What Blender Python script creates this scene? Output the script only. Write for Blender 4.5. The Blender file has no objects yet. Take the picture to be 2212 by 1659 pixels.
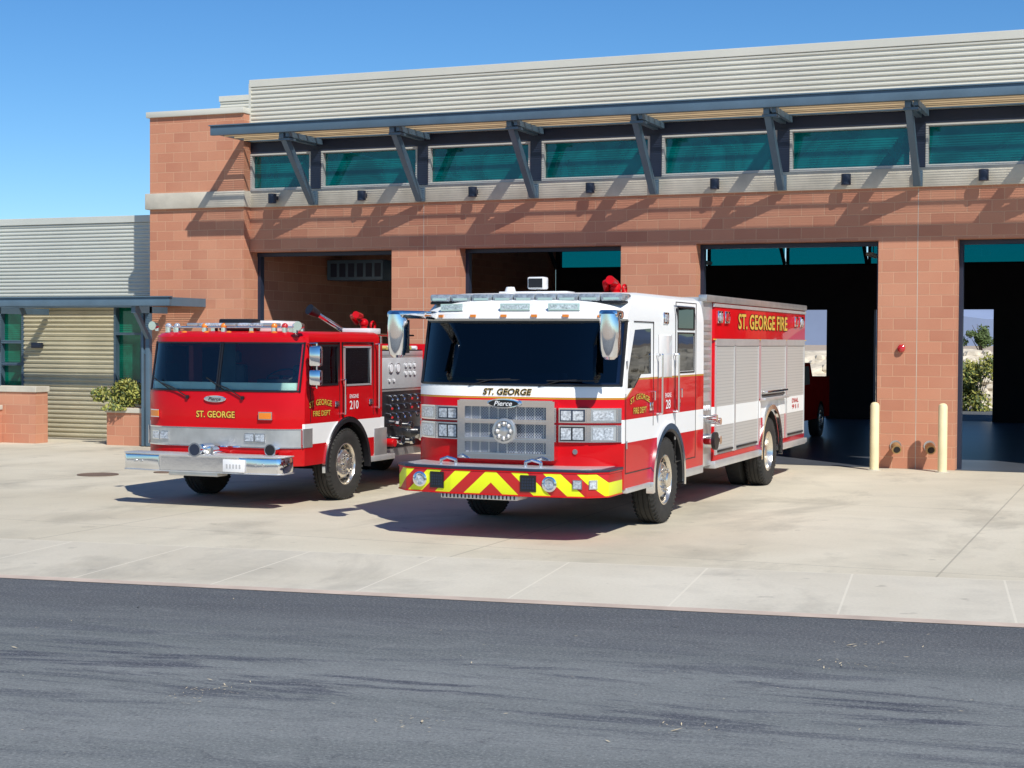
import bpy, bmesh, math, random
from mathutils import Vector, Matrix, Quaternion
random.seed(7)
R=math.radians
S=bpy.context.scene
COL=S.collection

# ------------------------------------------------------------------ materials
def newmat(name):
    m=bpy.data.materials.new(name); m.use_nodes=True
    nt=m.node_tree; nt.nodes.clear()
    out=nt.nodes.new('ShaderNodeOutputMaterial')
    b=nt.nodes.new('ShaderNodeBsdfPrincipled')
    nt.links.new(b.outputs[0],out.inputs[0])
    return m,nt,b,out
def setin(nt,sock,v):
    if isinstance(v,bpy.types.NodeSocket): nt.links.new(v,sock)
    else:
        if isinstance(v,(tuple,list)) and len(v)==3 and sock.type=='RGBA': v=(*v,1)
        sock.default_value=v
def M(nt,op,a,b=0.0,c=0.0,clamp=False):
    n=nt.nodes.new('ShaderNodeMath'); n.operation=op; n.use_clamp=clamp
    setin(nt,n.inputs[0],a); setin(nt,n.inputs[1],b); setin(nt,n.inputs[2],c)
    return n.outputs[0]
def MIX(nt,f,a,b,blend='MIX'):
    n=nt.nodes.new('ShaderNodeMix'); n.data_type='RGBA'; n.blend_type=blend
    setin(nt,n.inputs[0],f); setin(nt,n.inputs[6],a); setin(nt,n.inputs[7],b)
    return n.outputs[2]
def NOISE(nt,vec,scale,detail=4,rough=.55,dist=0):
    n=nt.nodes.new('ShaderNodeTexNoise'); n.inputs['Scale'].default_value=scale
    n.inputs['Detail'].default_value=detail; n.inputs['Roughness'].default_value=rough
    n.inputs['Distortion'].default_value=dist
    nt.links.new(vec,n.inputs['Vector']); return n.outputs['Fac']
def COORD(nt): return nt.nodes.new('ShaderNodeTexCoord').outputs['Object']
def SEP(nt,v):
    n=nt.nodes.new('ShaderNodeSeparateXYZ'); nt.links.new(v,n.inputs[0]); return n.outputs
def COMB(nt,x,y,z):
    n=nt.nodes.new('ShaderNodeCombineXYZ'); setin(nt,n.inputs[0],x); setin(nt,n.inputs[1],y); setin(nt,n.inputs[2],z); return n.outputs[0]
def BUMP(nt,b,h,strength=.3,dist=.01):
    n=nt.nodes.new('ShaderNodeBump'); n.inputs['Strength'].default_value=strength; n.inputs['Distance'].default_value=dist
    nt.links.new(h,n.inputs['Height']); nt.links.new(n.outputs[0],b.inputs['Normal'])
def RAMP(nt,f,lo,hi):
    n=nt.nodes.new('ShaderNodeMapRange'); n.inputs[1].default_value=lo; n.inputs[2].default_value=hi
    nt.links.new(f,n.inputs[0]); return n.outputs[0]
def simple(name,col,rough=.5,metal=0.0,coat=0.0,var=.12,vs=3.0,bump=0.0,bs=40.0,spec=.5):
    m,nt,b,o=newmat(name); v=COORD(nt)
    f=NOISE(nt,v,vs,5)
    f=RAMP(nt,f,.3,.7)
    c=MIX(nt,f,tuple(x*(1-var) for x in col),tuple(min(1,x*(1+var)) for x in col))
    nt.links.new(c,b.inputs['Base Color'])
    b.inputs['Roughness'].default_value=rough; b.inputs['Metallic'].default_value=metal
    b.inputs['Coat Weight'].default_value=coat; b.inputs['Coat Roughness'].default_value=.04
    b.inputs['Specular IOR Level'].default_value=spec
    if bump: BUMP(nt,b,NOISE(nt,v,bs,4),bump,.01)
    return m
RED=(.55,.003,.007)
def paint(name,base=RED,stripe=None,ymin=-9,belt=False):
    m,nt,b,o=newmat(name); v=COORD(nt); x,y,z=SEP(nt,v)
    col=MIX(nt,RAMP(nt,NOISE(nt,v,1.7,3),.3,.7),tuple(c*.93 for c in base),tuple(c*1.06 for c in base))
    W=(.84,.84,.82)
    if stripe:
        s=M(nt,'MULTIPLY',M(nt,'GREATER_THAN',z,stripe[0]),M(nt,'LESS_THAN',z,stripe[1]))
        s=M(nt,'MULTIPLY',s,M(nt,'GREATER_THAN',y,ymin))
        col=MIX(nt,s,col,W)
    if belt:
        B=M(nt,'ADD',M(nt,'MULTIPLY',M(nt,'DIVIDE',M(nt,'SUBTRACT',y,.12),.46,clamp=True),.21),1.58)
        col=MIX(nt,M(nt,'GREATER_THAN',z,B),col,W)
        l=M(nt,'LESS_THAN',M(nt,'ABSOLUTE',M(nt,'SUBTRACT',z,M(nt,'SUBTRACT',B,.012))),.009)
        col=MIX(nt,l,col,(.45,.25,.03))
    d=M(nt,'MULTIPLY',M(nt,'SUBTRACT',1.0,RAMP(nt,z,.45,.85)),M(nt,'MULTIPLY',NOISE(nt,v,6,5),.08),clamp=True)
    col=MIX(nt,d,col,(.35,.28,.2))
    nt.links.new(col,b.inputs['Base Color'])
    b.inputs['Roughness'].default_value=.35; b.inputs['Coat Weight'].default_value=.30; b.inputs['Coat Roughness'].default_value=.03
    b.inputs['Specular IOR Level'].default_value=.10
    BUMP(nt,b,NOISE(nt,v,2.5,2),.06,.03)
    return m
def glassmat(name,tint,gl=.06,diff=None,df=.0):
    m,nt,b,o=newmat(name); nt.nodes.remove(b)
    t=nt.nodes.new('ShaderNodeBsdfTransparent'); t.inputs[0].default_value=(*tint,1)
    g=nt.nodes.new('ShaderNodeBsdfGlossy'); g.inputs['Roughness'].default_value=.02; g.inputs[0].default_value=(.9,.95,1,1)
    fr=nt.nodes.new('ShaderNodeFresnel'); fr.inputs[0].default_value=1.5
    v=COORD(nt)
    bm=nt.nodes.new('ShaderNodeBump'); bm.inputs['Strength'].default_value=.08; bm.inputs['Distance'].default_value=.02
    nt.links.new(NOISE(nt,v,1.3,2),bm.inputs['Height']); nt.links.new(bm.outputs[0],g.inputs['Normal'])
    a=t.outputs[0]
    if diff:
        d=nt.nodes.new('ShaderNodeBsdfDiffuse'); 
        nt.links.new(MIX(nt,RAMP(nt,NOISE(nt,v,.9,4,.6,1.5),.35,.65),tuple(k*.6 for k in diff),tuple(k*1.3 for k in diff)),d.inputs[0])
        mx=nt.nodes.new('ShaderNodeMixShader'); mx.inputs[0].default_value=df
        nt.links.new(a,mx.inputs[1]); nt.links.new(d.outputs[0],mx.inputs[2]); a=mx.outputs[0]
    ms=nt.nodes.new('ShaderNodeMixShader'); nt.links.new(M(nt,'ADD',fr.outputs[0],gl),ms.inputs[0])
    nt.links.new(a,ms.inputs[1]); nt.links.new(g.outputs[0],ms.inputs[2]); nt.links.new(ms.outputs[0],o.inputs[0])
    return m
def brickmat():
    m,nt,b,o=newmat('red_block'); v=COORD(nt); x,y,z=SEP(nt,v)
    vec=COMB(nt,M(nt,'ADD',x,y),z,0.0)
    def brick(w,h,off,c1,c2):
        br=nt.nodes.new('ShaderNodeTexBrick'); nt.links.new(vec,br.inputs['Vector'])
        br.offset=off; br.inputs['Scale'].default_value=1; br.inputs['Brick Width'].default_value=w
        br.inputs['Row Height'].default_value=h; br.inputs['Mortar Size'].default_value=.007
        br.inputs['Mortar Smooth'].default_value=.3; br.inputs['Bias'].default_value=.0
        br.inputs['Color1'].default_value=(*c1,1); br.inputs['Color2'].default_value=(*c2,1)
        br.inputs['Mortar'].default_value=(.64,.37,.23,1); return br
    br=brick(.41,.203,.5,(.58,.262,.155),(.48,.198,.118))
    n=NOISE(nt,v,60,4); n2=NOISE(nt,v,.8,5)
    c=MIX(nt,M(nt,'MULTIPLY',RAMP(nt,n,.35,.65),.20),br.outputs['Color'],(.36,.14,.08))
    c=MIX(nt,M(nt,'MULTIPLY',RAMP(nt,n2,.4,.75),.30),c,(.66,.35,.22))
    nt.links.new(c,b.inputs['Base Color']); b.inputs['Roughness'].default_value=.9
    h=M(nt,'ADD',M(nt,'MULTIPLY',br.outputs['Fac'],-1.0),M(nt,'MULTIPLY',n,.5))
    BUMP(nt,b,h,.6,.008); return m
def jointmask(nt,c,spacing,off,w):
    f=M(nt,'PINGPONG',M(nt,'SUBTRACT',c,off),spacing/2)
    return M(nt,'LESS_THAN',f,w)
def concrete(name,base,jx,jy,w=.010,js=.5,jc=.35):
    m,nt,b,o=newmat(name); v=COORD(nt); x,y,z=SEP(nt,v)
    n1=NOISE(nt,v,.22,6,.6,.6); n2=NOISE(nt,v,1.3,6,.65); n3=NOISE(nt,v,30,4)
    c=MIX(nt,RAMP(nt,n1,.35,.68),tuple(k*1.06 for k in base),tuple(k*q for k,q in zip(base,(.86,.84,.80))))
    c=MIX(nt,M(nt,'MULTIPLY',RAMP(nt,n2,.5,.8),.45),c,tuple(k*.68 for k in base))
    c=MIX(nt,M(nt,'MULTIPLY',RAMP(nt,n3,.4,.7),.18),c,tuple(k*.6 for k in base))
    st=NOISE(nt,COMB(nt,M(nt,'MULTIPLY',x,.55),M(nt,'MULTIPLY',y,.30),0.0),1.1,6,.65,.5)
    c=MIX(nt,M(nt,'MULTIPLY',RAMP(nt,st,.54,.74),.7),c,tuple(k*.48 for k in base))
    ln=M(nt,'SUBTRACT',1.0,RAMP(nt,M(nt,'PINGPONG',M(nt,'SUBTRACT',M(nt,'ABSOLUTE',M(nt,'PINGPONG',M(nt,'ADD',x,1.55),2.37)),1.0),2.0),.05,.40))
    c=MIX(nt,M(nt,'MULTIPLY',M(nt,'MULTIPLY',ln,RAMP(nt,NOISE(nt,v,.7,5,.7),.42,.70)),.35),c,tuple(k*.45 for k in base))
    sp_=RAMP(nt,NOISE(nt,v,3.5,3,.5),.68,.74)   # small oil drips
    c=MIX(nt,M(nt,'MULTIPLY',sp_,.35),c,tuple(k*.35 for k in base))
    j=jointmask(nt,x,jx[0],jx[1],w)
    if jy: j=M(nt,'MAXIMUM',j,jointmask(nt,y,jy[0],jy[1],w))
    c=MIX(nt,M(nt,'MULTIPLY',j,js),c,tuple(k*jc for k in base))
    nt.links.new(c,b.inputs['Base Color']); b.inputs['Roughness'].default_value=.85
    BUMP(nt,b,M(nt,'SUBTRACT',n3,j),.25,.006); return m
def asphalt():
    m,nt,b,o=newmat('asphalt'); v=COORD(nt); x,y,z=SEP(nt,v)
    st=COMB(nt,M(nt,'MULTIPLY',x,.16),y,0.0)
    n1=NOISE(nt,st,.75,6,.6,.8); n2=NOISE(nt,st,1.9,8,.72,1.6); n3=NOISE(nt,v,45,5,.8); n4=NOISE(nt,v,22,5,.7); n5=NOISE(nt,v,5,6,.7)
    n6=NOISE(nt,COMB(nt,M(nt,'MULTIPLY',x,.5),M(nt,'ADD',y,M(nt,'MULTIPLY',x,.12)),3.0),2.6,8,.75,2.0)
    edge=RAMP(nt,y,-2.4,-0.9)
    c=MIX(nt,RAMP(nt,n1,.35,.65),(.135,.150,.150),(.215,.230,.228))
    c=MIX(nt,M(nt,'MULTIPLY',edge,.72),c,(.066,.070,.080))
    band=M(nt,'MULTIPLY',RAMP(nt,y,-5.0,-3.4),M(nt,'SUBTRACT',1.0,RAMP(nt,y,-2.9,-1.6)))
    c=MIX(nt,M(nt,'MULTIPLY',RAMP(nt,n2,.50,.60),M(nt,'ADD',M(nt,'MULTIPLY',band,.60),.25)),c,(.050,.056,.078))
    c=MIX(nt,M(nt,'MULTIPLY',RAMP(nt,n6,.56,.64),.35),c,(.055,.058,.07))
    c=MIX(nt,M(nt,'MULTIPLY',M(nt,'SUBTRACT',1.0,RAMP(nt,n6,.34,.42)),.35),c,(.27,.28,.275))
    c=MIX(nt,M(nt,'MULTIPLY',RAMP(nt,n5,.38,.66),.22),c,(.075,.08,.088))
    c=MIX(nt,M(nt,'MULTIPLY',RAMP(nt,n3,.52,.66),.65),c,(.34,.35,.34))
    c=MIX(nt,M(nt,'MULTIPLY',M(nt,'SUBTRACT',1.0,RAMP(nt,n3,.34,.46)),.65),c,(.035,.035,.04))
    nt.links.new(c,b.inputs['Base Color']); b.inputs['Roughness'].default_value=.9; b.inputs['Specular IOR Level'].default_value=.25
    BUMP(nt,b,M(nt,'ADD',n3,n4),.35,.008); return m
def chevron():
    m,nt,b,o=newmat('chevron_reflective'); v=COORD(nt); x,y,z=SEP(nt,v)
    f=M(nt,'ADD',z,M(nt,'MULTIPLY',M(nt,'ABSOLUTE',x),.92))
    f=M(nt,'FRACT',M(nt,'DIVIDE',M(nt,'SUBTRACT',f,.655),.335))
    c=MIX(nt,M(nt,'LESS_THAN',f,.52),(.50,.006,.01),(.80,.88,.005))
    n=NOISE(nt,v,60,2); c=MIX(nt,M(nt,'MULTIPLY',n,.10),c,(.3,.2,.1))
    nt.links.new(c,b.inputs['Base Color']); b.inputs['Roughness'].default_value=.35; return m
def shutter(name,stripe=True):
    m,nt,b,o=newmat(name); v=COORD(nt); x,y,z=SEP(nt,v)
    f=M(nt,'PINGPONG',z,.022)
    c=MIX(nt,RAMP(nt,f,.0,.006),(.38,.37,.35),(.55,.53,.49))
    if stripe:
        s=M(nt,'MULTIPLY',M(nt,'GREATER_THAN',z,1.07),M(nt,'LESS_THAN',z,1.33))
        c=MIX(nt,s,c,(.8,.8,.77)); nt.links.new(M(nt,'MULTIPLY',M(nt,'SUBTRACT',1.0,s),.25),b.inputs['Metallic'])
    nt.links.new(c,b.inputs['Base Color']); b.inputs['Roughness'].default_value=.5
    BUMP(nt,b,f,.3,.01); return m
def meshmat():
    m,nt,b,o=newmat('grille_mesh'); v=COORD(nt); x,y,z=SEP(nt,v)
    f=M(nt,'MULTIPLY',M(nt,'PINGPONG',M(nt,'ADD',x,z),.016),M(nt,'PINGPONG',M(nt,'SUBTRACT',x,z),.016))
    c=MIX(nt,M(nt,'GREATER_THAN',f,.00006),(.36,.39,.45),(.04,.04,.05))
    nt.links.new(c,b.inputs['Base Color']); b.inputs['Metallic'].default_value=.4; b.inputs['Roughness'].default_value=.35; return m

BR=brickmat()
CON=simple('precast_concrete',(.54,.50,.41),.85,var=.18,vs=2,bump=.3)
CREAM=simple('cream_metal',(.60,.59,.51),.45,var=.06,vs=.6)
CREAM2=simple('grey_metal_cladding',(.54,.56,.51),.42,var=.07,vs=.6)
RIBW=simple('ribbed_block',(.58,.53,.37),.8,var=.1,vs=1.5,bump=.2)
STEEL=simple('blue_grey_steel',(.085,.14,.19),.45,var=.12,vs=2)
FRAME=simple('window_frame_paint',(.50,.50,.47),.4,var=.06)
DARKF=simple('dark_metal',(.018,.026,.050),.4,var=.1)
TEAL=glassmat('teal_glass',(.02,.45,.46),.02,(.0,.22,.22),.52)
TEALR=glassmat('rear_teal_glass',(.02,.34,.36),.0)
TEALD=glassmat('green_glass',(.02,.20,.13),.02,(.0,.24,.14),.60)
SLAT=simple('soffit_slat',(.52,.40,.24),.6,var=.08)
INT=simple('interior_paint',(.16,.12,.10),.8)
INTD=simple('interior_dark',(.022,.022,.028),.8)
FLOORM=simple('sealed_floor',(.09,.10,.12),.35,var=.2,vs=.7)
CHROME=simple('chrome',(.84,.85,.87),.10,metal=1,var=.04,bump=.07,bs=4)
RIMM=simple('polished_rim',(.84,.78,.68),.22,metal=.9,var=.05,bump=.04,bs=6)
ALU=simple('brushed_aluminium',(.66,.66,.65),.38,metal=.6,var=.08,bump=.1,bs=25)
STAIN=simple('stainless',(.56,.55,.53),.32,metal=.7,var=.12,vs=5,bump=.10,bs=7)
RUB=simple('tyre_rubber',(.026,.025,.023),.75,var=.25,vs=8,bump=.3,bs=60)
BLK=simple('black_plastic',(.012,.012,.014),.4,var=.2)
BLKM=simple('chassis_black',(.010,.010,.011),.7)
WHT=simple('white_paint',(.82,.82,.80),.3,coat=.5,var=.03)
REDP=paint('red_paint')
REDM=simple('faded_red_paint',(.40,.015,.012),.9,spec=0.0)
T1CAB=paint('cab_two_tone_paint',stripe=(1.07,1.33),ymin=.03,belt=True)
T1BODY=paint('body_paint_striped',stripe=(1.07,1.33))
T2CAB=paint('old_cab_paint',stripe=(.83,1.10),ymin=.08)
SHUT=shutter('roller_shutter_slats')
CHEV=chevron()
GM=meshmat()
AMB=simple('amber_lens',(.75,.22,.02),.15,var=.1,coat=.5)
REDL=simple('red_lens',(.5,.02,.02),.12,coat=.8,var=.1)
CLR=simple('clear_lens',(.55,.60,.66),.08,coat=1,var=.55,vs=38,metal=.35)
BARL=simple('light_bar_lens',(.30,.34,.37),.12,coat=.8,var=.4,vs=22,metal=.2)
GOLD=simple('gold_leaf',(.78,.50,.07),.4,metal=.1,var=.1)
TXW=simple('white_vinyl',(.8,.8,.8),.5,var=.02)
TXB=simple('black_vinyl',(.01,.01,.01),.5)
TXR=simple('red_vinyl',(.55,.02,.02),.5)
simpleGREY=simple('grey_louver',(.45,.45,.45),.5)
GLD=glassmat('dark_cab_glass',(.07,.10,.17),.0)
GLS=glassmat('tinted_side_glass',(.02,.025,.035),.0)
GLL=glassmat('clear_cab_glass',(.84,.92,.90),.02)
MINT=simple('mint_dash',(.66,.84,.76),.5)
SEATM=simple('seat_vinyl',(.05,.05,.055),.6)
SKIN=simple('interior_red',(.34,.03,.02),.6)
SKING=simple('interior_trim',(.14,.20,.20),.6)
BOLL=simple('bollard_yellow',(.80,.70,.42),.5,var=.08,vs=4)
BRASS=simple('brass',(.50,.34,.16),.35,metal=.6)
HOSE=simple('yellow_hose',(.55,.42,.12),.8)
LEAFA=simple('leaf_light',(.30,.30,.06),.6,var=.4,vs=8); LEAFB=simple('leaf_dark',(.08,.12,.03),.6,var=.4,vs=8)
BARK=simple('bark',(.12,.09,.06),.9)
ROCK=simple('rock',(.60,.53,.41),.9,var=.35,vs=2.5,bump=1,bs=3)
HILL=simple('hazy_far_hill',(.24,.30,.44),1,var=.15,vs=.01)  # bluish distance haze is put into the hill's base colour
DIRT=simple('desert_dirt',(.42,.33,.24),1,var=.2,vs=.3)
IRON=simple('rusted_iron',(.16,.11,.08),.7)
VEST=simple('safety_vest',(.65,.85,.02),.7)
APRON=concrete('driveway_concrete',(.62,.57,.45),(4.75,-1.9),(6.1,-.6))
PAVE=concrete('pavement_concrete',(.62,.575,.47),(1.38,.3),(2.36,.18),w=.010,js=.6,jc=1.18)
GUT=simple('gutter_concrete',(.52,.42,.34),.85,var=.2,vs=2)
ASPH=asphalt()

# ------------------------------------------------------------------ mesh builder
class MB:
    def __init__(s): s.bm=bmesh.new(); s.m=[]
    def mi(s,mat):
        if mat not in s.m: s.m.append(mat)
        return s.m.index(mat)
    def faces(s,vs,fs,mat):
        i=s.mi(mat); V=[s.bm.verts.new(v) for v in vs]; out=[]
        for f in fs:
            try: fc=s.bm.faces.new([V[k] for k in f]); fc.material_index=i; out.append(fc)
            except ValueError: pass
        return V,out
    def bev(s,F,bev,seg=2):
        E=list({e for f in F for e in f.edges})
        bmesh.ops.bevel(s.bm,geom=E,offset=bev,segments=seg,affect='EDGES',profile=.5,clamp_overlap=True,material=-1)
    def box(s,x0,x1,y0,y1,z0,z1,mat,bev=0,seg=2):
        vs=[(x,y,z) for z in (z0,z1) for y in (y0,y1) for x in (x0,x1)]
        V,F=s.faces(vs,[(0,2,3,1),(4,5,7,6),(0,1,5,4),(2,6,7,3),(0,4,6,2),(1,3,7,5)],mat)
        if bev: s.bev(F,bev,seg)
    def prism(s,pts,ax,a0,a1,mat,bev=0):
        n=len(pts)
        def P(p,a): return {'x':(a,p[0],p[1]),'y':(p[0],a,p[1]),'z':(p[0],p[1],a)}[ax]
        vs=[P(p,a0) for p in pts]+[P(p,a1) for p in pts]
        fs=[tuple(range(n)),tuple(range(2*n-1,n-1,-1))]+[(i,(i+1)%n,n+(i+1)%n,n+i) for i in range(n)]
        V,F=s.faces(vs,fs,mat)
        if bev: s.bev(F,bev)
    def cyl(s,p0,p1,r0,mat,r1=None,seg=16):
        if r1 is None: r1=r0
        p0=Vector(p0);p1=Vector(p1);d=(p1-p0).normalized()
        a=d.orthogonal().normalized();b=d.cross(a)
        vs=[];
        for p,r in((p0,r0),(p1,r1)):
            for i in range(seg):
                t=2*math.pi*i/seg; vs.append(p+a*math.cos(t)*r+b*math.sin(t)*r)
        s.faces(vs,[tuple(range(seg-1,-1,-1)),tuple(range(seg,2*seg))]+[(i,(i+1)%seg,seg+(i+1)%seg,seg+i) for i in range(seg)],mat)
    def beam(s,p0,p1,w,h,mat,up=(0,0,1)):
        p0=Vector(p0);p1=Vector(p1);d=(p1-p0).normalized();a=d.cross(Vector(up)).normalized();b=a.cross(d)
        vs=[p+a*i*w/2+b*j*h/2 for p in(p0,p1) for i,j in((-1,-1),(1,-1),(1,1),(-1,1))]
        s.faces(vs,[(3,2,1,0),(4,5,6,7)]+[(i,(i+1)%4,4+(i+1)%4,4+i) for i in range(4)],mat)
    def tube(s,pts,r,mat,seg=8):
        for a,b in zip(pts,pts[1:]): s.cyl(a,b,r,mat,seg=seg)
        for p in pts[1:-1]: s.ball(p,r,mat,seg=8)
    def ball(s,c,r,mat,seg=14,sc=(1,1,1)):
        rings=max(4,seg//2); vs=[];fs=[]
        for j in range(rings+1):
            ph=math.pi*j/rings
            for i in range(seg):
                t=2*math.pi*i/seg
                vs.append((c[0]+r*sc[0]*math.sin(ph)*math.cos(t),c[1]+r*sc[1]*math.sin(ph)*math.sin(t),c[2]+r*sc[2]*math.cos(ph)))
        for j in range(rings):
            for i in range(seg): fs.append((j*seg+i,(j+1)*seg+i,(j+1)*seg+(i+1)%seg,j*seg+(i+1)%seg))
        V,F=s.faces(vs,fs,mat); bmesh.ops.remove_doubles(s.bm,verts=V,dist=1e-5)
    def lathe(s,c,axis,prof,mat,seg=40,close=False):
        d=Vector(axis).normalized();a=d.orthogonal().normalized();b=d.cross(a);c=Vector(c);vs=[];fs=[];n=len(prof)
        for k,r in prof:
            for i in range(seg):
                t=2*math.pi*i/seg; vs.append(c+d*k+(a*math.cos(t)+b*math.sin(t))*max(r,1e-5))
        rng=range(n) if close else range(n-1)
        for j in rng:
            j2=(j+1)%n
            for i in range(seg): fs.append((j*seg+i,j*seg+(i+1)%seg,j2*seg+(i+1)%seg,j2*seg+i))
        s.faces(vs,fs,mat)
    def band(s,yf,x0,x1,z0,z1,th,mat,n=10,back=.03):
        vs=[];fs=[]
        for i in range(n+1):
            x=x0+(x1-x0)*i/n; y=yf(x)
            vs+=[(x,y-th,z0),(x,y-th,z1),(x,y+back,z1),(x,y+back,z0)]
        for i in range(n):
            for k in range(4): fs.append((4*i+k,4*i+(k+1)%4,4*i+4+(k+1)%4,4*i+4+k))
        fs+=[(0,1,2,3),(4*n+3,4*n+2,4*n+1,4*n)]
        s.faces(vs,fs,mat)
    def arc(s,cy,cz,r0,r1,x0,x1,a0,a1,mat,n=24):
        vs=[];fs=[]
        for i in range(n+1):
            t=R(a0+(a1-a0)*i/n)
            for x,r in((x0,r0),(x1,r0),(x1,r1),(x0,r1)): vs.append((x,cy+r*math.cos(t),cz+r*math.sin(t)))
        for i in range(n):
            for k in range(4): fs.append((4*i+k,4*i+(k+1)%4,4*i+4+(k+1)%4,4*i+4+k))
        fs+=[(0,1,2,3),(4*n+3,4*n+2,4*n+1,4*n)]
        s.faces(vs,fs,mat)
    def loft(s,rings,mat):
        n=len(rings[0]); vs=[p for r in rings for p in r]; fs=[]
        for j in range(len(rings)-1):
            for i in range(n): fs.append((j*n+i,j*n+(i+1)%n,(j+1)*n+(i+1)%n,(j+1)*n+i))
        fs+=[tuple(range(n-1,-1,-1)),tuple(range((len(rings)-1)*n,len(rings)*n))]
        s.faces(vs,fs,mat)
    def corr(s,x0,x1,y,z0,z1,pitch,dep,mat):
        n=int(round((z1-z0)/pitch)); p=(z1-z0)/n; pr=[]
        for k in range(n):
            z=z0+k*p
            pr+=[(y,z),(y,z+p*.30),(y-dep,z+p*.5),(y-dep,z+p*.82)]
        pr.append((y,z1)); m=len(pr)
        vs=[(x0,a,b) for a,b in pr]+[(x1,a,b) for a,b in pr]
        s.faces(vs,[(i,m+i,m+i+1,i+1) for i in range(m-1)],mat)
    def mesh(s,name,recalc=True,smooth=32):
        if recalc: bmesh.ops.recalc_face_normals(s.bm,faces=s.bm.faces)
        me=bpy.data.meshes.new(name); s.bm.to_mesh(me); s.bm.free()
        for m in s.m: me.materials.append(m)
        if smooth:
            me.shade_smooth(); me.set_sharp_from_angle(angle=R(smooth))
        return me
def put(mb,name,parent=None,loc=(0,0,0),recalc=True,smooth=32,**kw):
    me=mb.mesh(name,recalc,smooth) if isinstance(mb,MB) else mb
    o=bpy.data.objects.new(name,me); COL.objects.link(o); o.location=loc
    if parent: o.parent=parent
    for k,v in kw.items(): o[k]=v
    return o
def empty(name,loc,**kw):
    o=bpy.data.objects.new(name,None); COL.objects.link(o); o.location=loc; o.empty_display_size=.5
    for k,v in kw.items(): o[k]=v
    return o
def boolcut(o,cut):
    c=put(cut,'cutter',None)
    md=o.modifiers.new('b','BOOLEAN'); md.operation='DIFFERENCE'; md.object=c; md.solver='EXACT'
    try: md.material_mode='TRANSFER'
    except Exception: pass
    bpy.context.view_layer.update()
    c.matrix_world=o.matrix_world.copy(); bpy.context.view_layer.update()
    dg=bpy.context.evaluated_depsgraph_get()
    me=bpy.data.meshes.new_from_object(o.evaluated_get(dg)); o.modifiers.clear()
    nm=o.data.name; o.data=me; me.name=nm; bpy.data.objects.remove(c)
    me.shade_smooth(); me.set_sharp_from_angle(angle=R(32))
def text(name,parent,s,mapf,w,h,mat,outline=None,bold=.012,shear=0.0,th=.004):
    mb=MB()
    for k,(mt,off,dd) in enumerate(([(outline,bold+.03,0.0)] if outline else [])+[(mat,bold,.003 if outline else 0)]):
        cu=bpy.data.curves.new('t','FONT'); cu.body=s; cu.size=1; cu.extrude=0; cu.offset=off; cu.shear=shear; cu.resolution_u=3
        cu.align_x='CENTER'; cu.align_y='CENTER'
        to=bpy.data.objects.new('t',cu); COL.objects.link(to); bpy.context.view_layer.update()
        me=bpy.data.meshes.new_from_object(to.evaluated_get(bpy.context.evaluated_depsgraph_get()))
        bpy.data.objects.remove(to)
        xs=[v.co.x for v in me.vertices]; ys=[v.co.y for v in me.vertices]
        if k==0: cx=(min(xs)+max(xs))/2; cy=(min(ys)+max(ys))/2; sx=w/(max(xs)-min(xs)); sy=h/(max(ys)-min(ys))
        vs=[mapf((v.co.x-cx)*sx,(v.co.y-cy)*sy,th+dd) for v in me.vertices]
        mb.faces(vs,[tuple(p.vertices) for p in me.polygons],mt)
    return put(mb,name,parent,recalc=False,smooth=0)

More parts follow.
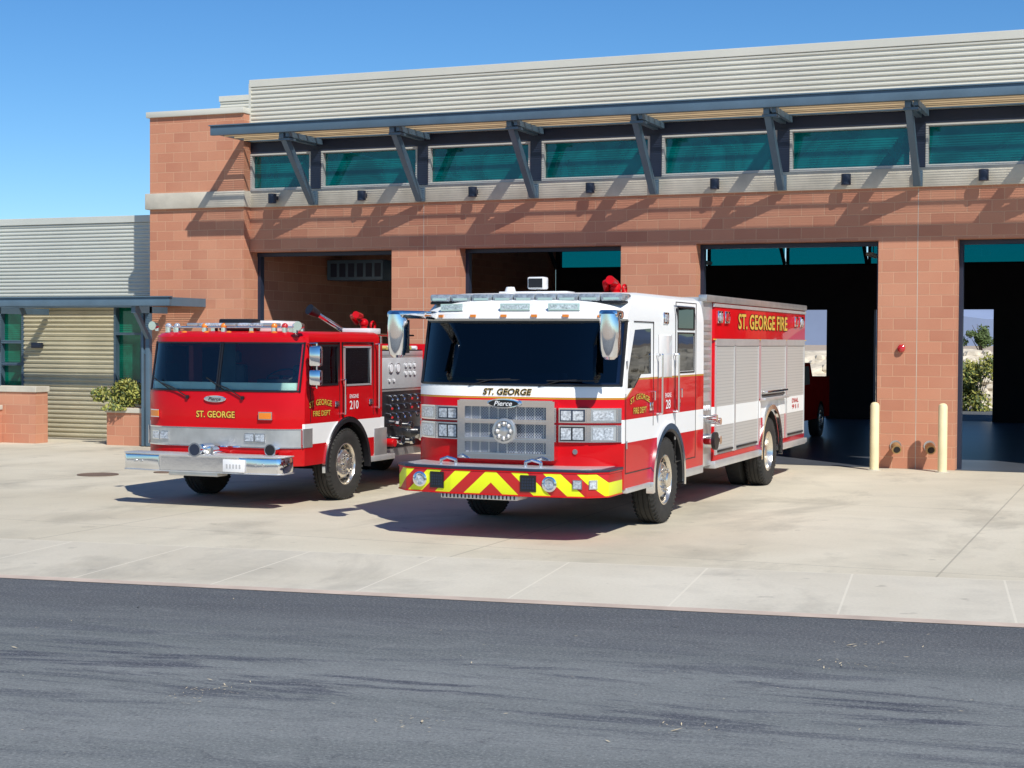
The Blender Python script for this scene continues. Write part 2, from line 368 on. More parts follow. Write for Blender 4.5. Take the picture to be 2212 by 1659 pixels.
# ------------------------------------------------------------------ wheels
def wheel(parent,x,y,r,w,sg,dual=False):
    mb=MB(); ax=(sg,0,0); c=(x,y,r)
    mb.cyl((x-sg*w*.6,y,r),(x+sg*.0,y,r),r*.3,BLKM,seg=20)
    wo=put(mb,'wheel',parent)
    mb=MB(); h=w/2
    pr=[(-h*.8,r*.55),(-h*1.02,r*.72),(-h,r*.86),(-h*.82,r*.965),(-h*.6,r*.995)]
    for k in (-.42,-.02,.38):
        pr+=[(h*k,r),(h*(k+.02),r*.978),(h*(k+.09),r*.978),(h*(k+.11),r)]
    pr+=[(h*.6,r*.995),(h*.82,r*.965),(h,r*.86),(h*1.02,r*.72),(h*.8,r*.55)]
    mb.lathe(c,ax,pr,RUB,seg=56)
    for i in range(48):
        t=2*math.pi*i/48
        for s2 in(-1,1):
            p0=Vector((x+s2*h*.60,y+math.cos(t)*r*.995,r+math.sin(t)*r*.995)); p1=Vector((x+s2*h*.93,y+math.cos(t)*r*.935,r+math.sin(t)*r*.935))
            mb.beam(p0,p1,.028,.02,RUB,up=(0,math.cos(t),math.sin(t)))
    put(mb,'tyre',wo)
    mb=MB()
    if not dual:
        pr=[(h*.8,r*.56),(h*.86,r*.575),(h*.88,r*.55),(h*.70,r*.515),(h*.25,r*.50),(h*.22,r*.47),(h*.62,r*.40),(h*.80,r*.30),(h*.80,r*.20),(h*1.15,r*.185),(h*1.25,r*.15),(h*1.27,.0)]
        lz=h*.80; hz=h*.52;hr=.43; lr=.255
    else:
        pr=[(h*.8,r*.56),(h*.86,r*.575),(h*.88,r*.55),(h*.55,r*.51),(-h*.2,r*.49),(-h*.5,r*.42),(-h*.5,r*.24),(h*.5,r*.19),(h*.6,r*.15),(h*.62,.0)]
        lz=-h*.5; hz=-h*.48;hr=.36; lr=.28
    mb.lathe(c,ax,pr,RIMM,seg=40)
    for i in range(10):
        t=2*math.pi*(i+.5)/10; cy=y+math.cos(t)*r*hr; cz=r+math.sin(t)*r*hr
        mb.cyl((x+sg*(hz-.03),cy,cz),(x+sg*(hz+.018),y+math.cos(t)*r*(hr-.015),r+math.sin(t)*r*(hr-.015)),r*.052,BLKM,seg=12)
        t=2*math.pi*i/10; cy=y+math.cos(t)*r*lr; cz=r+math.sin(t)*r*lr
        mb.cyl((x+sg*(lz-.01),cy,cz),(x+sg*(lz+.045),cy,cz),r*.032,CHROME,r1=r*.022,seg=8)
    put(mb,'rim',wo)
    if dual:
        mb=MB(); x2=x-sg*w*1.12
        mb.lathe((x2,y,r),ax,[(-h*.8,r*.5),(-h,r*.8),(-h*.7,r),(h*.7,r),(h,r*.8),(h*.8,r*.5)],RUB,seg=40)
        put(mb,'tyre',wo)

def lamp(mb,yf,x0,x1,z0,z1,lens,th=.05,rim=.012,frame=None):
    if frame is None: frame=CHROME
    mb.band(yf,x0-rim,x1+rim,z0-rim,z1+rim,th-.008,frame,n=4)
    mb.band(yf,x0,x1,z0,z1,th,lens,n=4)

# ------------------------------------------------------------------ new engine
def cabring(z,fy,A,w,back,n=22,e=4,ex=.05):
    pts=[]
    for i in range(n+1):
        u=-1+2*i/n; u=math.copysign(abs(u)**.75,u)
        pts.append((u*w,fy-A+(A+ex)*abs(u)**e,z))
    pts+=[(w,(fy+back)/2,z),(w,back,z),(-w,back,z),(-w,(fy+back)/2,z)]
    return pts
def new_engine():
    P=empty('fire_engine',(-6.75,-11.6,0),label='modern red and white fire engine with yellow chevron bumper',category='fire engine')
    ZP=[(.55,.02,.27,1.24),(.62,0,.28,1.25),(1.66,0,.28,1.25),(1.70,.015,.275,1.25),(2.43,.20,.25,1.245),(2.46,.12,.28,1.245),(2.52,.14,.28,1.24),(2.66,.36,.24,1.215),(2.73,.52,.2,1.18),(2.775,.85,.15,1.10)]
    mb=MB(); mb.loft([cabring(z,f,A,w,3.4) for z,f,A,w in ZP],T1CAB)
    cab=put(mb,'cab',P); FWY=1.76
    c=MB(); c.box(-1.13,1.13,.4,3.25,1.0,2.58,INTD); boolcut(cab,c)
    c=MB(); c.box(-1.17,1.17,-1,.6,1.745,2.41,INTD); boolcut(cab,c)
    FW=[(.17,1.68),(.19,1.86),(.44,2.34),(1.06,2.36),(1.06,1.83),(.68,1.83),(.42,1.68)]
    c=MB()
    c.prism(FW,'x',-2,2,INTD); boolcut(cab,c)
    c=MB(); c.box(-2,2,2.20,2.92,1.84,2.30,INTD); boolcut(cab,c)
    c=MB(); c.box(-2,2,2.20,2.92,2.38,2.62,INTD); boolcut(cab,c)
    c=MB()
    for sg in(-1,1): c.cyl((sg*.75,FWY,.52),(sg*1.6,FWY,.52),.64,BLKM,seg=40)
    boolcut(cab,c)
    def yf(x,z=1.2):
        for (z0,f0,A0,w0),(z1,f1,A1,w1) in zip(ZP,ZP[1:]):
            if z<=z1: break
        t=max(0,min(1,(z-z0)/(z1-z0))); f=f0+(f1-f0)*t;A=A0+(A1-A0)*t;w=w0+(w1-w0)*t
        return f-A+(A+.05)*min(1,abs(x/w))**4
    mb=MB(); vs=[];fs=[];n=26
    for i in range(n+1):
        x=-1.21+2.42*i/n
        for z in(1.725,2.428): vs.append((x,yf(x,z)-.007,z))
    mb.faces(vs,[(2*i,2*i+2,2*i+3,2*i+1) for i in range(n)],GLD); put(mb,'windshield',P,recalc=False)
    mb=MB()
    for z,th in((1.715,.014),(2.425,.014)): mb.band(lambda x:yf(x,z),-1.23,1.23,z-.012,z+.012,th,BLK,n=26)
    for sg in(-1,1):
        mb.beam((sg*1.22,yf(1.22,1.72)-.01,1.71),(sg*1.22,yf(1.22,2.43)-.01,2.44),.03,.03,BLK)
    put(mb,'windshield_gasket',P)
    for sg in(-1,1):
        mb=MB(); mb.prism(FW,'x',sg*1.238,sg*1.244,GLS); put(mb,'door_window',P)
        for z0,z1 in((1.83,2.31),(2.37,2.63)):
            mb=MB(); mb.box(sg*1.238,sg*1.246,2.19,2.93,z0,z1,GLS)
            mb.box(sg*1.24,sg*1.2545,2.17,2.19,z0-.015,z1+.015,BLK); mb.box(sg*1.24,sg*1.2545,2.93,2.95,z0-.015,z1+.015,BLK); mb.box(sg*1.24,sg*1.2545,2.19,2.93,z0-.015,z0+.005,BLK); mb.box(sg*1.24,sg*1.2545,2.19,2.93,z1-.005,z1+.015,BLK)
            put(mb,'rear_door_window',P)
        for k,(y0,y1,z0,z1) in enumerate(((.10,1.16,.72,2.50),(2.08,3.02,.72,2.70))):
            mb=MB(); t=.012; xs=(sg*1.247,sg*1.2535)
            if k==0:
                mb.box(*xs,y1-t,y1,1.22,2.44,BLK); mb.box(*xs,y0+.3,y1-t,2.428,2.44,BLK); mb.box(*xs,y0,y1-.06,.72,.732,BLK); mb.box(*xs,y0,y0+t,.732,1.62,BLK)
            else:
                mb.box(*xs,y0,y0+t,z0+t,2.70,BLK); mb.box(*xs,y1-t,y1,z0+t,2.70,BLK); mb.box(*xs,y0,y1,z0,z0+t,BLK); mb.box(*xs,y0+t,y1-t,2.688,2.70,BLK)
            for zz in(1.0,1.9): mb.box(sg*1.247,sg*1.262,y0-.03 if k else y0+.02,y0+.0 if k else y0+.05,zz,zz+.09,STAIN,.004)
            d=put(mb,'cab_door',P)
            mb=MB(); yy=y1-.12 if k==0 else y0+.1
            mb.box(sg*1.25,sg*1.275,yy-.06,yy+.06,1.40,1.50,CHROME,.01); mb.tube([(sg*1.25,yy+.02,1.62),(sg*1.30,yy+.02,1.62),(sg*1.30,yy+.02,1.52)],.012,CHROME)
            put(mb,'door_handle',d)
        for yy in(1.28,1.98):
            mb=MB(); mb.tube([(sg*1.25,yy,2.05),(sg*1.32,yy,2.05),(sg*1.32,yy,1.36),(sg*1.25,yy,1.36)],.017,CHROME)
            put(mb,'grab_rail',P)
        mb=MB(); mb.box(sg*1.243,sg*1.256,1.36,1.90,1.78,2.28,WHT,.004)
        mb.box(sg*1.243,sg*1.2555,1.35,1.36,1.77,2.29,simpleGREY); mb.box(sg*1.243,sg*1.2555,1.90,1.91,1.77,2.29,simpleGREY)
        put(mb,'air_intake_panel',P)
        mb=MB(); mb.arc(FWY,.52,.63,.70,sg*1.2,sg*1.29,-8,188,CHROME,n=32); mb.arc(FWY,.52,.60,.635,sg*.8,sg*1.27,-5,185,BLK,n=32); put(mb,'wheel_arch_trim',P)
        mb=MB(); mb.box(sg*.95,sg*1.27,2.40,3.35,.50,.60,ALU,.01); put(mb,'side_step',P)
        mb=MB(); mb.box(sg*1.1,sg*1.26,0.15,1.05,.50,.56,ALU,.01); put(mb,'side_step',P)
        mb=MB(); mb.box(sg*1.24,sg*1.262,1.55,1.76,2.42,2.56,CHROME,.01); mb.box(sg*1.25,sg*1.272,1.58,1.73,2.445,2.535,CLR,.008); put(mb,'scene_light',P)
    for sg in(-1,1):
        mb=MB(); mb.box(sg*.62-.26,sg*.62+.26,.95,1.45,1.35,1.55,SEATM,.04); mb.box(sg*.62-.25,sg*.62+.25,1.35,1.5,1.5,2.15,SEATM,.05); mb.box(sg*.62-.14,sg*.62+.14,1.38,1.48,2.13,2.36,SEATM,.04); put(mb,'seat',P)
    mb=MB(); mb.lathe((.62,.72,1.88),(0,-.6,.8),[( -.014,.22),(0,.235),(.014,.22),(0,.205)],BLK,seg=28,close=True); mb.cyl((.62,.72,1.88),(.62,.5,1.7),.03,BLK); put(mb,'steering_wheel',P)
    mb=MB(); mb.box(-1.0,-.45,-.08,.20,1.75,1.785,VEST,.015); mb.box(-1.08,-.82,.06,.25,1.785,1.83,AMB,.01); mb.box(-.3,.5,-.05,.3,1.75,1.84,SKING,.03); put(mb,'dashboard',P)
    mb=MB(); mb.box(-.5,.5,.1,9.6,.42,.75,BLKM); mb.box(-.95,.95,3.2,9.7,.62,1.0,BLKM); mb.cyl((-1,FWY,.52),(1,FWY,.52),.09,BLKM); mb.cyl((-1,7.40,.52),(1,7.40,.52),.12,BLKM); mb.box(-1.0,1.0,.3,3.3,.55,.72,BLKM); mb.box(-.4,.4,4,6,.3,.5,BLKM); put(mb,'chassis',P)
    for sg in(-1,1):
        wheel(P,sg*1.09,FWY,.53,.30,sg); wheel(P,sg*1.08,7.40,.53,.29,sg,True)
        mb=MB(); mb.box(sg*.92-.14,sg*.92+.14,8.02,8.03,.15,.72,BLK); put(mb,'mud_flap',P)
    mb=MB(); mb.box(-1.22,1.22,4.05,10.0,.60,2.74,T1BODY,.012); body=put(mb,'body',P)
    c=MB()
    for sg in(-1,1): c.cyl((sg*.5,7.40,.50),(sg*1.6,7.40,.50),.66,BLKM,seg=40)
    boolcut(body,c)
    mb=MB()
    for sg in(-1,1):
        mb.box(sg*1.13,sg*1.245,3.55,10.02,2.74,2.83,STAIN,.01)
        mb.box(sg*1.20,sg*1.232,4.03,10.01,2.68,2.725,ALU)
    mb.box(-1.13,1.13,3.55,10.0,2.735,2.75,ALU); mb.box(-1.13,1.13,9.9,10.02,2.74,2.83,ALU)
    for k in range(12): mb.box(-1.1,1.1,3.7+k*.5,3.74+k*.5,2.75,2.80,ALU)
    put(mb,'roof_deck',P)
    for sg in(-1,1):
        X0,X1=sorted((sg*1.215,sg*1.230))
        for y0,y1,z0,z1 in((4.10,5.10,.68,2.16),(5.16,6.56,.68,2.16),(6.70,8.42,1.36,2.16),(8.52,9.86,.68,2.16)):
            mb=MB(); mb.box(X0,X1,y0,y1,z0,z1,SHUT)
            for a,b,c2,d in((y0-.02,y0+.005,z0,z1),(y1-.005,y1+.02,z0,z1),(y0-.02,y1+.02,z1-.005,z1+.09)):
                mb.box(sg*1.215,sg*1.243,a,b,c2,d,ALU)
            sh=put(mb,'roller_shutter',P)
            mb=MB(); mb.box(sg*1.225,sg*1.255,y0+.1,y1-.1,z0+.03,z0+.06,BLK,.006); put(mb,'shutter_handle',sh)
        mb=MB()
        mb.arc(7.40,.52,.66,.73,sg*1.21,sg*1.27,-6,186,CHROME,n=32)
        mb.box(sg*1.0,sg*1.245,4.05,6.66,.50,.60,ALU,.008); mb.box(sg*1.0,sg*1.245,8.12,10.0,.50,.60,ALU,.008)
        put(mb,'wheel_arch_trim',P)
        for y0,y1 in((6.70,6.76),(8.06,8.42)):
            mb=MB(); mb.box(sg*1.21,sg*1.228,y0,y1,.68,1.30,SHUT)
            put(mb,'fender_panel',P)
        mb=MB(); mb.box(sg*1.22,sg*1.31,6.72,8.4,1.33,1.37,ALU,.006); mb.tube([(sg*1.24,6.85,1.46),(sg*1.3,6.85,1.46),(sg*1.3,8.25,1.46),(sg*1.24,8.25,1.46)],.02,CHROME); put(mb,'fender_rail',P)
        for yy,mt in((4.28,CLR),(4.66,REDL),(9.20,REDL),(9.62,CLR)):
            mb=MB(); mb.box(sg*1.215,sg*1.25,yy-.11,yy+.11,2.46,2.63,CHROME,.01); mb.box(sg*1.24,sg*1.262,yy-.08,yy+.08,2.49,2.60,mt,.008); put(mb,'warning_light',P)
        mb=MB(); mb.box(sg*1.21,sg*1.24,4.02,10.0,2.235,2.25,GOLD); put(mb,'gold_pinstripe',P)
    mb=MB(); mb.box(-1.19,1.19,3.48,4.04,.55,2.74,ALU,.01)
    for sg in(-1,1):
        for k in range(10): mb.box(sg*1.18,sg*1.20,3.56,3.96,1.55+k*.1,1.60+k*.1,STAIN)
        mb.box(sg*1.18,sg*1.20,3.55,3.98,.72,1.42,STAIN)
        for yy,zz,rr in((3.65,.90,.12),(3.86,1.15,.05),(3.66,1.2,.05),(3.86,.9,.06)):
            mb.cyl((sg*1.18,yy,zz),(sg*1.32,yy,zz),rr*.8,CHROME,seg=20); mb.cyl((sg*1.32,yy,zz),(sg*1.37,yy,zz),rr,BLK if rr>.1 else CHROME,seg=12)
        for yy in(3.62,3.74,3.86): mb.cyl((sg*1.2,yy,1.33),(sg*1.215,yy,1.33),.035,TXW,seg=16)
    put(mb,'pump_panel',P)
    mb=MB(); yg=lambda x:yf(x,1.2)
    mb.band(yg,-.56,.56,.90,1.53,.05,GM,n=10)
    for z0,z1 in((.88,.955),(1.075,1.125),(1.28,1.33),(1.47,1.545)): mb.band(yg,-.56,.56,z0,z1,.12,CHROME,n=10); mb.band(yg,-.55,.55,z0+.015,z1-.015,.13,CHROME,n=10)
    for sg in(-1,1): mb.band(yg,*sorted((sg*.49,sg*.585)),.885,1.535,.125,CHROME,n=2)
    for k in range(9): mb.band(yg,-.44+k*.11-.005,-.44+k*.11+.005,.93,1.50,.056,STAIN,n=1)
    g=put(mb,'grille',P,smooth=25)
    mb=MB(); y0=yf(0)-.12
    mb.lathe((0,y0,1.20),(0,-1,0),[(0,.145),(.03,.14),(.035,.115),(.02,.105),(.03,.05),(.045,0)],STAIN,seg=32)
    for i in range(8):
        t=i*math.pi/4; mb.ball((.08*math.cos(t),y0-.03,1.20+.08*math.sin(t)),.03,STAIN,seg=8)
    put(mb,'round_emblem',g)
    mb=MB(); vs=[(.20*math.cos(t*math.pi/16),.055*math.sin(t*math.pi/16)+1.51) for t in range(32)]
    mb.prism(vs,'y',y0-.05,y0+.02,CHROME,.006); vs=[(.178*math.cos(t*math.pi/16),.040*math.sin(t*math.pi/16)+1.51) for t in range(32)]
    mb.prism(vs,'y',y0-.056,y0-.04,TXB); b=put(mb,'oval_badge',g)
    text('badge_lettering',g,'Pierce',lambda u,v,d:(u,y0-.056-d,1.51+v),.22,.055,TXW,shear=.3)
    for sg in(-1,1):
        a,b2=sorted((sg*.60,sg*1.235)); y2=lambda x:yf(x,1.2)
        for z0,z1 in((1.085,1.275),(1.30,1.465)):
            mb=MB(); mb.band(y2,a,b2,z0,z1,.03,CHROME,n=10)
            for c0,c1 in((.62,.89),(.955,1.19)):
                mb.band(y2,*sorted((sg*(c0-.012),sg*(c1+.012))),z0+.004,z1-.004,.042,CHROME,n=4)
                mb.band(y2,*sorted((sg*c0,sg*c1)),z0+.016,z1-.016,.048,BLK if (z0<1.2 and c0<.9) else DARKF if c0<.9 else STAIN,n=4)
                if c0<.9:
                    for d0,d1 in((.635,.745),(.765,.875)): mb.band(y2,*sorted((sg*d0,sg*d1)),z0+.03,z1-.03,.056,CLR,n=3)
                else:
                    mb.band(y2,*sorted((sg*(c0+.02),sg*(c1-.02))),z0+.03,z1-.03,.056,CLR,n=4)
            put(mb,'headlight',P,smooth=25)
    bp=[(-1.26,-.02),(-1.26,-.50),(-1.08,-.69),(-.48,-.80),(.48,-.80),(1.08,-.69),(1.26,-.50),(1.26,-.02)]
    mb=MB(); mb.prism(bp,'z',.52,.79,CHEV,.012); bmp=put(mb,'bumper',P)
    mb=MB(); mb.prism([(x*1.01,y*1.015 if y<-.1 else y) for x,y in bp],'z',.79,.815,DARKF,.006); mb.prism([(x*.93,y*.93 if y<-.1 else y) for x,y in bp],'z',.815,.82,ALU)
    mb.prism([(x*1.006,y*1.008 if y<-.1 else y) for x,y in bp],'z',.772,.79,REDP,.003); mb.prism([(x*1.006,y*1.008 if y<-.1 else y) for x,y in bp],'z',.515,.53,REDP,.003)
    mb.box(-.62,.30,-.76,-.45,.46,.514,ALU,.01)
    for k in range(20): mb.box(-.60+k*.045,-.585+k*.045,-.765,-.755,.47,.51,BLK)
    put(mb,'bumper_deck',bmp)
    def by(x): 
        a=abs(x); return -.80 if a<.48 else -.80+(a-.48)/.6*.11 if a<1.08 else -.69+(a-1.08)/.18*.19
    for x in(-.88,.68):
        mb=MB(); y=by(x); mb.lathe((x,y,.66),(0,-1,0),[(0,.085),(.03,.085),(.035,.065),(.01,.05),(.02,0)],CHROME,seg=28); mb.cyl((x,y,.66),(x,y-.018,.66),.055,CLR,seg=24); put(mb,'fog_lamp',P)
    for x in(-.66,.44):
        mb=MB(); mb.band(by,x-.09,x+.09,.57,.75,.012,BLK,n=2)
        for i in range(5):
            for j in range(4): mb.band(by,x-.07+i*.03,x-.05+i*.03,.60+j*.032,.622+j*.032,.016,DARKF,n=1)
        put(mb,'siren_speaker',P)
    for a0,a1,mt in((.93,1.03,CLR),(1.10,1.17,CLR)):
        mb=MB(); mb.band(by,a0,a1,.61,.71,.02,CHROME,n=2); mb.band(by,a0+.01,a1-.01,.62,.70,.028,mt,n=2); put(mb,'warning_light',P)
    for x in(-.62,.40):
        mb=MB(); mb.tube([(x-.09,-.55,.82),(x-.09,-.55,.87),(x,-.58,.90),(x+.09,-.55,.87),(x+.09,-.55,.82)],.018,CHROME); put(mb,'tow_eye',P)
    mb=MB(); mb.cyl((.78,yf(.78,.98)-.02,.98),(.78,yf(.78)+.02,.98),.03,CHROME); put(mb,'air_fitting',P)
    for sg in(-1,1):
        mb=MB(); x=sg*1.27
        mb.tube([(sg*1.05,.14,2.49),(sg*1.15,-.05,2.50),(sg*1.22,-.38,2.50)],.045,CHROME,seg=12)
        mb.prism([(sg*1.02,.06),(sg*1.24,.06),(sg*1.34,-.25),(sg*1.38,-.60),(sg*1.17,-.62),(sg*1.08,-.2)],'z',2.455,2.545,CHROME,.03)
        pr=[(2.53,.075,.10),(2.50,.10,.13),(2.40,.115,.13),(2.25,.115,.125),(2.12,.105,.12),(2.04,.085,.10),(2.01,.05,.06)]
        rings=[[(x+a*math.cos(t*math.pi/10),-.53+b*math.sin(t*math.pi/10),z) for t in range(20)] for z,a,b in pr]
        mb.loft(rings,CHROME); mb.box(x-.09,x+.09,-.418,-.40,2.06,2.44,BLK,.005); put(mb,'mirror',P)
    for x0,x1 in((-.98,-.66),(-.18,.18),(.40,.76)):
        mb=MB(); f=lambda x:yf(x,2.58); mb.band(f,x0,x1,2.55,2.63,.09,CHROME,n=4); mb.band(f,x0+.02,x1-.02,2.565,2.615,.10,CLR,n=4); put(mb,'warning_light',P)
    for x in(-.95,-.5,-.12,.25,.62,1.0):
        mb=MB(); f=lambda x:yf(x,2.48); mb.band(f,x-.035,x+.035,2.475,2.505,.02,AMB,n=1); put(mb,'marker_light',P)
    mb=MB(); mb.box(-1.19,1.19,.17,.47,2.63,2.66,BLK,.01)
    for x in(-.8,.8): mb.box(x-.06,x+.06,.25,.6,2.50,2.64,BLK)
    lb=put(mb,'light_bar',P)
    for k in range(9):
        x0=-1.19+k*.2644; mb=MB(); mb.box(x0+.005,x0+.259,.15,.49,2.66,2.745,BARL,.02); mb.box(x0+.04,x0+.22,.145,.16,2.675,2.70,CHROME); put(mb,'light_module',lb)
    mb=MB(); mb.box(-.62,.25,.9,1.2,2.77,2.80,WHT,.01); mb.cyl((-.55,1.1,2.77),(-.55,1.1,2.86),.08,WHT,r1=.05,seg=20); put(mb,'roof_antenna',P)
    mb=MB(); mb.tube([(-.30,1.4,2.77),(-.30,1.4,2.86)],.025,BLK); mb.box(-.41,-.19,1.3,1.46,2.84,2.99,WHT,.02); mb.box(-.39,-.21,1.29,1.305,2.86,2.97,BLK); put(mb,'flood_light',P)
    mb=MB(); mb.cyl((-.33,4.5,2.75),(-.33,4.5,2.93),.07,REDP); mb.ball((-.33,4.5,2.96),.085,REDP); mb.tube([(-.46,4.5,2.93),(-.46,4.42,3.03),(-.33,4.35,3.05)],.045,REDP); mb.cyl((-.33,4.5,3.02),(-.29,4.12,3.06),.05,REDP,r1=.06); mb.lathe((-.22,4.5,2.94),(1,0,0),[(0,.07),(.02,.08),(.04,.07)],REDP,seg=16); mb.box(-.50,-.16,4.4,4.6,2.84,2.90,REDP,.01); put(mb,'deck_gun',P)
    for x in(-.5,.35):
        mb=MB(); mb.tube([(x,-.27,1.70),(x+.25,-.27,1.765),(x+.5,-.24,1.78)],.007,BLK); mb.beam((x+.1,-.275,1.765),(x+.7,-.235,1.77),.010,.012,BLK); put(mb,'wiper',P)
    text('hood_lettering',P,'ST. GEORGE',lambda u,v,d:(u-.02,yf(u,1.64)-d-.002,1.635+v),.60,.078,TXB,GOLD,.018,.25)
    text('side_lettering',P,'ST. GEORGE FIRE',lambda u,v,d:(1.222+d,6.95+u,2.50+v),3.25,.24,GOLD,TXB,.02)
    text('unit_lettering',P,'ENGINE',lambda u,v,d:(1.252+d,1.76+u,1.56+v),.26,.055,TXW)
    text('unit_number',P,'28',lambda u,v,d:(1.252+d,1.76+u,1.45+v),.20,.11,TXW)
    text('door_lettering',P,'ST. GEORGE',lambda u,v,d:(1.252+d,.62+u,1.52+v+.06*math.cos(u*4)),.74,.07,GOLD,TXB)
    text('door_lettering',P,'FIRE DEPT',lambda u,v,d:(1.252+d,.62+u,1.42+v),.50,.075,GOLD,TXB)
    text('rear_lettering',P,'DIAL',lambda u,v,d:(1.232+d,9.2+u,1.26+v),.5,.07,TXR)
    text('rear_lettering',P,'911',lambda u,v,d:(1.232+d,9.2+u,1.16+v),.5,.07,TXR)
    mb=MB(); mb.box(-1.2,1.2,10.0,10.35,.5,.58,ALU,.01)
    for sg in(-1,1): mb.box(sg*1.1-.08,sg*1.1+.08,10.0,10.04,.8,1.3,REDL,.01)
    put(mb,'tail_step',P)
new_engine()

# ------------------------------------------------------------------ old engine
def old_engine():
    P=empty('fire_engine',(-11.55,-10.23,0),label='older red flat-fronted fire engine with chrome bumper on the driveway',category='fire engine')
    FWY=1.30
    ZP=[(.55,.0,.10,1.19),(.60,0,.11,1.2),(1.48,0,.12,1.2),(2.19,.14,.11,1.18),(2.24,.14,.11,1.18),(2.29,.20,.10,1.15),(2.32,.32,.08,1.08)]
    mb=MB(); mb.loft([cabring(z,f,A,w,2.30,e=6,ex=.10) for z,f,A,w in ZP],T2CAB); cab=put(mb,'cab',P)
    def yf(x,z=1.2):
        for (z0,f0,A0,w0),(z1,f1,A1,w1) in zip(ZP,ZP[1:]):
            if z<=z1: break
        t=max(0,min(1,(z-z0)/(z1-z0))); f=f0+(f1-f0)*t;A=A0+(A1-A0)*t;w=w0+(w1-w0)*t
        return f-A+(A+.10)*min(1,abs(x/w))**6
    c=MB(); c.box(-1.1,1.1,.3,2.2,1.0,2.2,SKIN); boolcut(cab,c)
    for a,b in((-1.12,-.025),(.025,1.12)):
        c=MB(); c.box(a,b,-1,.5,1.54,2.155,SKING); boolcut(cab,c)
    c=MB(); c.box(-2,2,.34,1.0,1.62,2.12,SKIN); boolcut(cab,c)
    c=MB(); c.box(-2,2,1.22,1.98,1.60,2.10,SKIN); boolcut(cab,c)
    c=MB()
    for sg in(-1,1): c.cyl((sg*.7,FWY,.49),(sg*1.6,FWY,.49),.61,BLKM,seg=40)
    boolcut(cab,c)
    for a,b in((-1.15,-.015),(.015,1.15)):
        mb=MB(); vs=[];n=14
        for i in range(n+1):
            x=a+(b-a)*i/n
            for z in(1.53,2.165): vs.append((x,yf(x,z)-.004,z))
        mb.faces(vs,[(2*i,2*i+2,2*i+3,2*i+1) for i in range(n)],GLL)
        w=put(mb,'windshield',P,recalc=False)
        mb=MB()
        for z in(1.53,2.165): mb.band(lambda x:yf(x,z),a-.008,b+.008,z-.010,z+.010,.012,BLK,n=14)
        for x in(a,b): mb.beam((x,yf(x,1.53)-.008,1.52),(x,yf(x,2.165)-.008,2.175),.020,.02,BLK)
        put(mb,'windshield_gasket',w)
    mb=MB()
    for a,b in((-1.10,-.04),(.04,1.10)): mb.band(lambda x:yf(x,1.6)+.045,a,b,1.545,1.64,.03,MINT,n=10); mb.box(a,b,.10,.45,1.545,1.60,MINT,.01)
    mb.box(-1.05,1.05,.34,.5,1.3,1.60,MINT,.03); mb.box(.35,.85,.3,.42,1.6,1.68,BLK,.02); put(mb,'dashboard',P)
    for sg in(-1,1):
        mb=MB(); mb.box(sg*.6-.25,sg*.6+.25,.8,1.25,1.2,1.38,SEATM,.04); mb.box(sg*.6-.22,sg*.6+.22,1.18,1.32,1.3,1.86,SEATM,.05); mb.box(sg*.6-.12,sg*.6+.12,1.2,1.3,1.88,2.04,SEATM,.03); put(mb,'seat',P)
    mb=MB(); mb.lathe((.62,.5,1.72),(0,-.45,.9),[(-.012,.20),(0,.214),(.012,.20),(0,.188)],BLK,seg=28,close=True)
    mb.cyl((.62,.5,1.72),(.62,.36,1.5),.025,BLK); mb.beam((.43,.5,1.72),(.81,.5,1.72),.03,.015,BLK); put(mb,'steering_wheel',P)
    for sg in(-1,1):
        for y0,y1,z0,z1 in((.33,1.01,1.61,2.13),(1.21,1.99,1.59,2.11)):
            mb=MB(); mb.box(sg*1.18,sg*1.186,y0,y1,z0,z1,GLL)
            for a,b,c2,d in((y0-.015,y1+.015,z0-.015,z0+.01),(y0-.015,y1+.015,z1-.01,z1+.015),(y0-.015,y0+.01,z0,z1),(y1-.01,y1+.015,z0,z1)):
                mb.box(sg*1.175,sg*1.207,a,b,c2,d,ALU if y0>1 else BLK)
            put(mb,'door_window',P)
        for y0,y1 in((.25,1.07),(1.15,2.08)):
            mb=MB(); t=.010
            mb.box(sg*1.17,sg*1.2035,y0,y0+t,1.12,2.17,BLK); mb.box(sg*1.17,sg*1.2035,y1-t,y1,1.15,2.17,BLK); mb.box(sg*1.17,sg*1.2035,y0,y1,2.17,2.18,BLK)
            d=put(mb,'cab_door',P)
            mb=MB(); mb.box(sg*1.2,sg*1.225,y1-.16,y1-.05,1.30,1.38,CHROME,.01); put(mb,'door_handle',d)
        for yy,z0,z1 in((1.12,1.2,1.66),(2.14,1.25,2.15)):
            mb=MB(); mb.tube([(sg*1.2,yy,z1),(sg*1.26,yy,z1),(sg*1.26,yy,z0),(sg*1.2,yy,z0)],.016,CHROME); put(mb,'grab_rail',P)
        mb=MB(); mb.arc(FWY,.49,.59,.65,sg*1.15,sg*1.23,-6,186,BLK,n=32); mb.arc(FWY,.49,.65,.668,sg*1.17,sg*1.215,-6,186,CHROME,n=32); put(mb,'wheel_arch_trim',P)
        mb=MB(); mb.box(sg*.9,sg*1.22,1.95,2.75,.48,.56,ALU,.01); put(mb,'side_step',P)
        mb=MB(); mb.box(sg*1.0,sg*1.21,2.1,2.5,.56,.95,STAIN,.01); put(mb,'step_box',P)
        mb=MB(); mb.cyl((sg*1.13,.16,2.39),(sg*1.13,.04,2.39),.035,CHROME,r1=.06,seg=20); mb.cyl((sg*1.13,.16,2.32),(sg*1.13,.16,2.40),.025,CHROME); put(mb,'air_horn',P)
    mb=MB(); x=1.37
    mb.tube([(1.19,.2,2.16),(x,.12,2.16),(x,.12,1.58),(1.2,.2,1.58)],.012,CHROME)
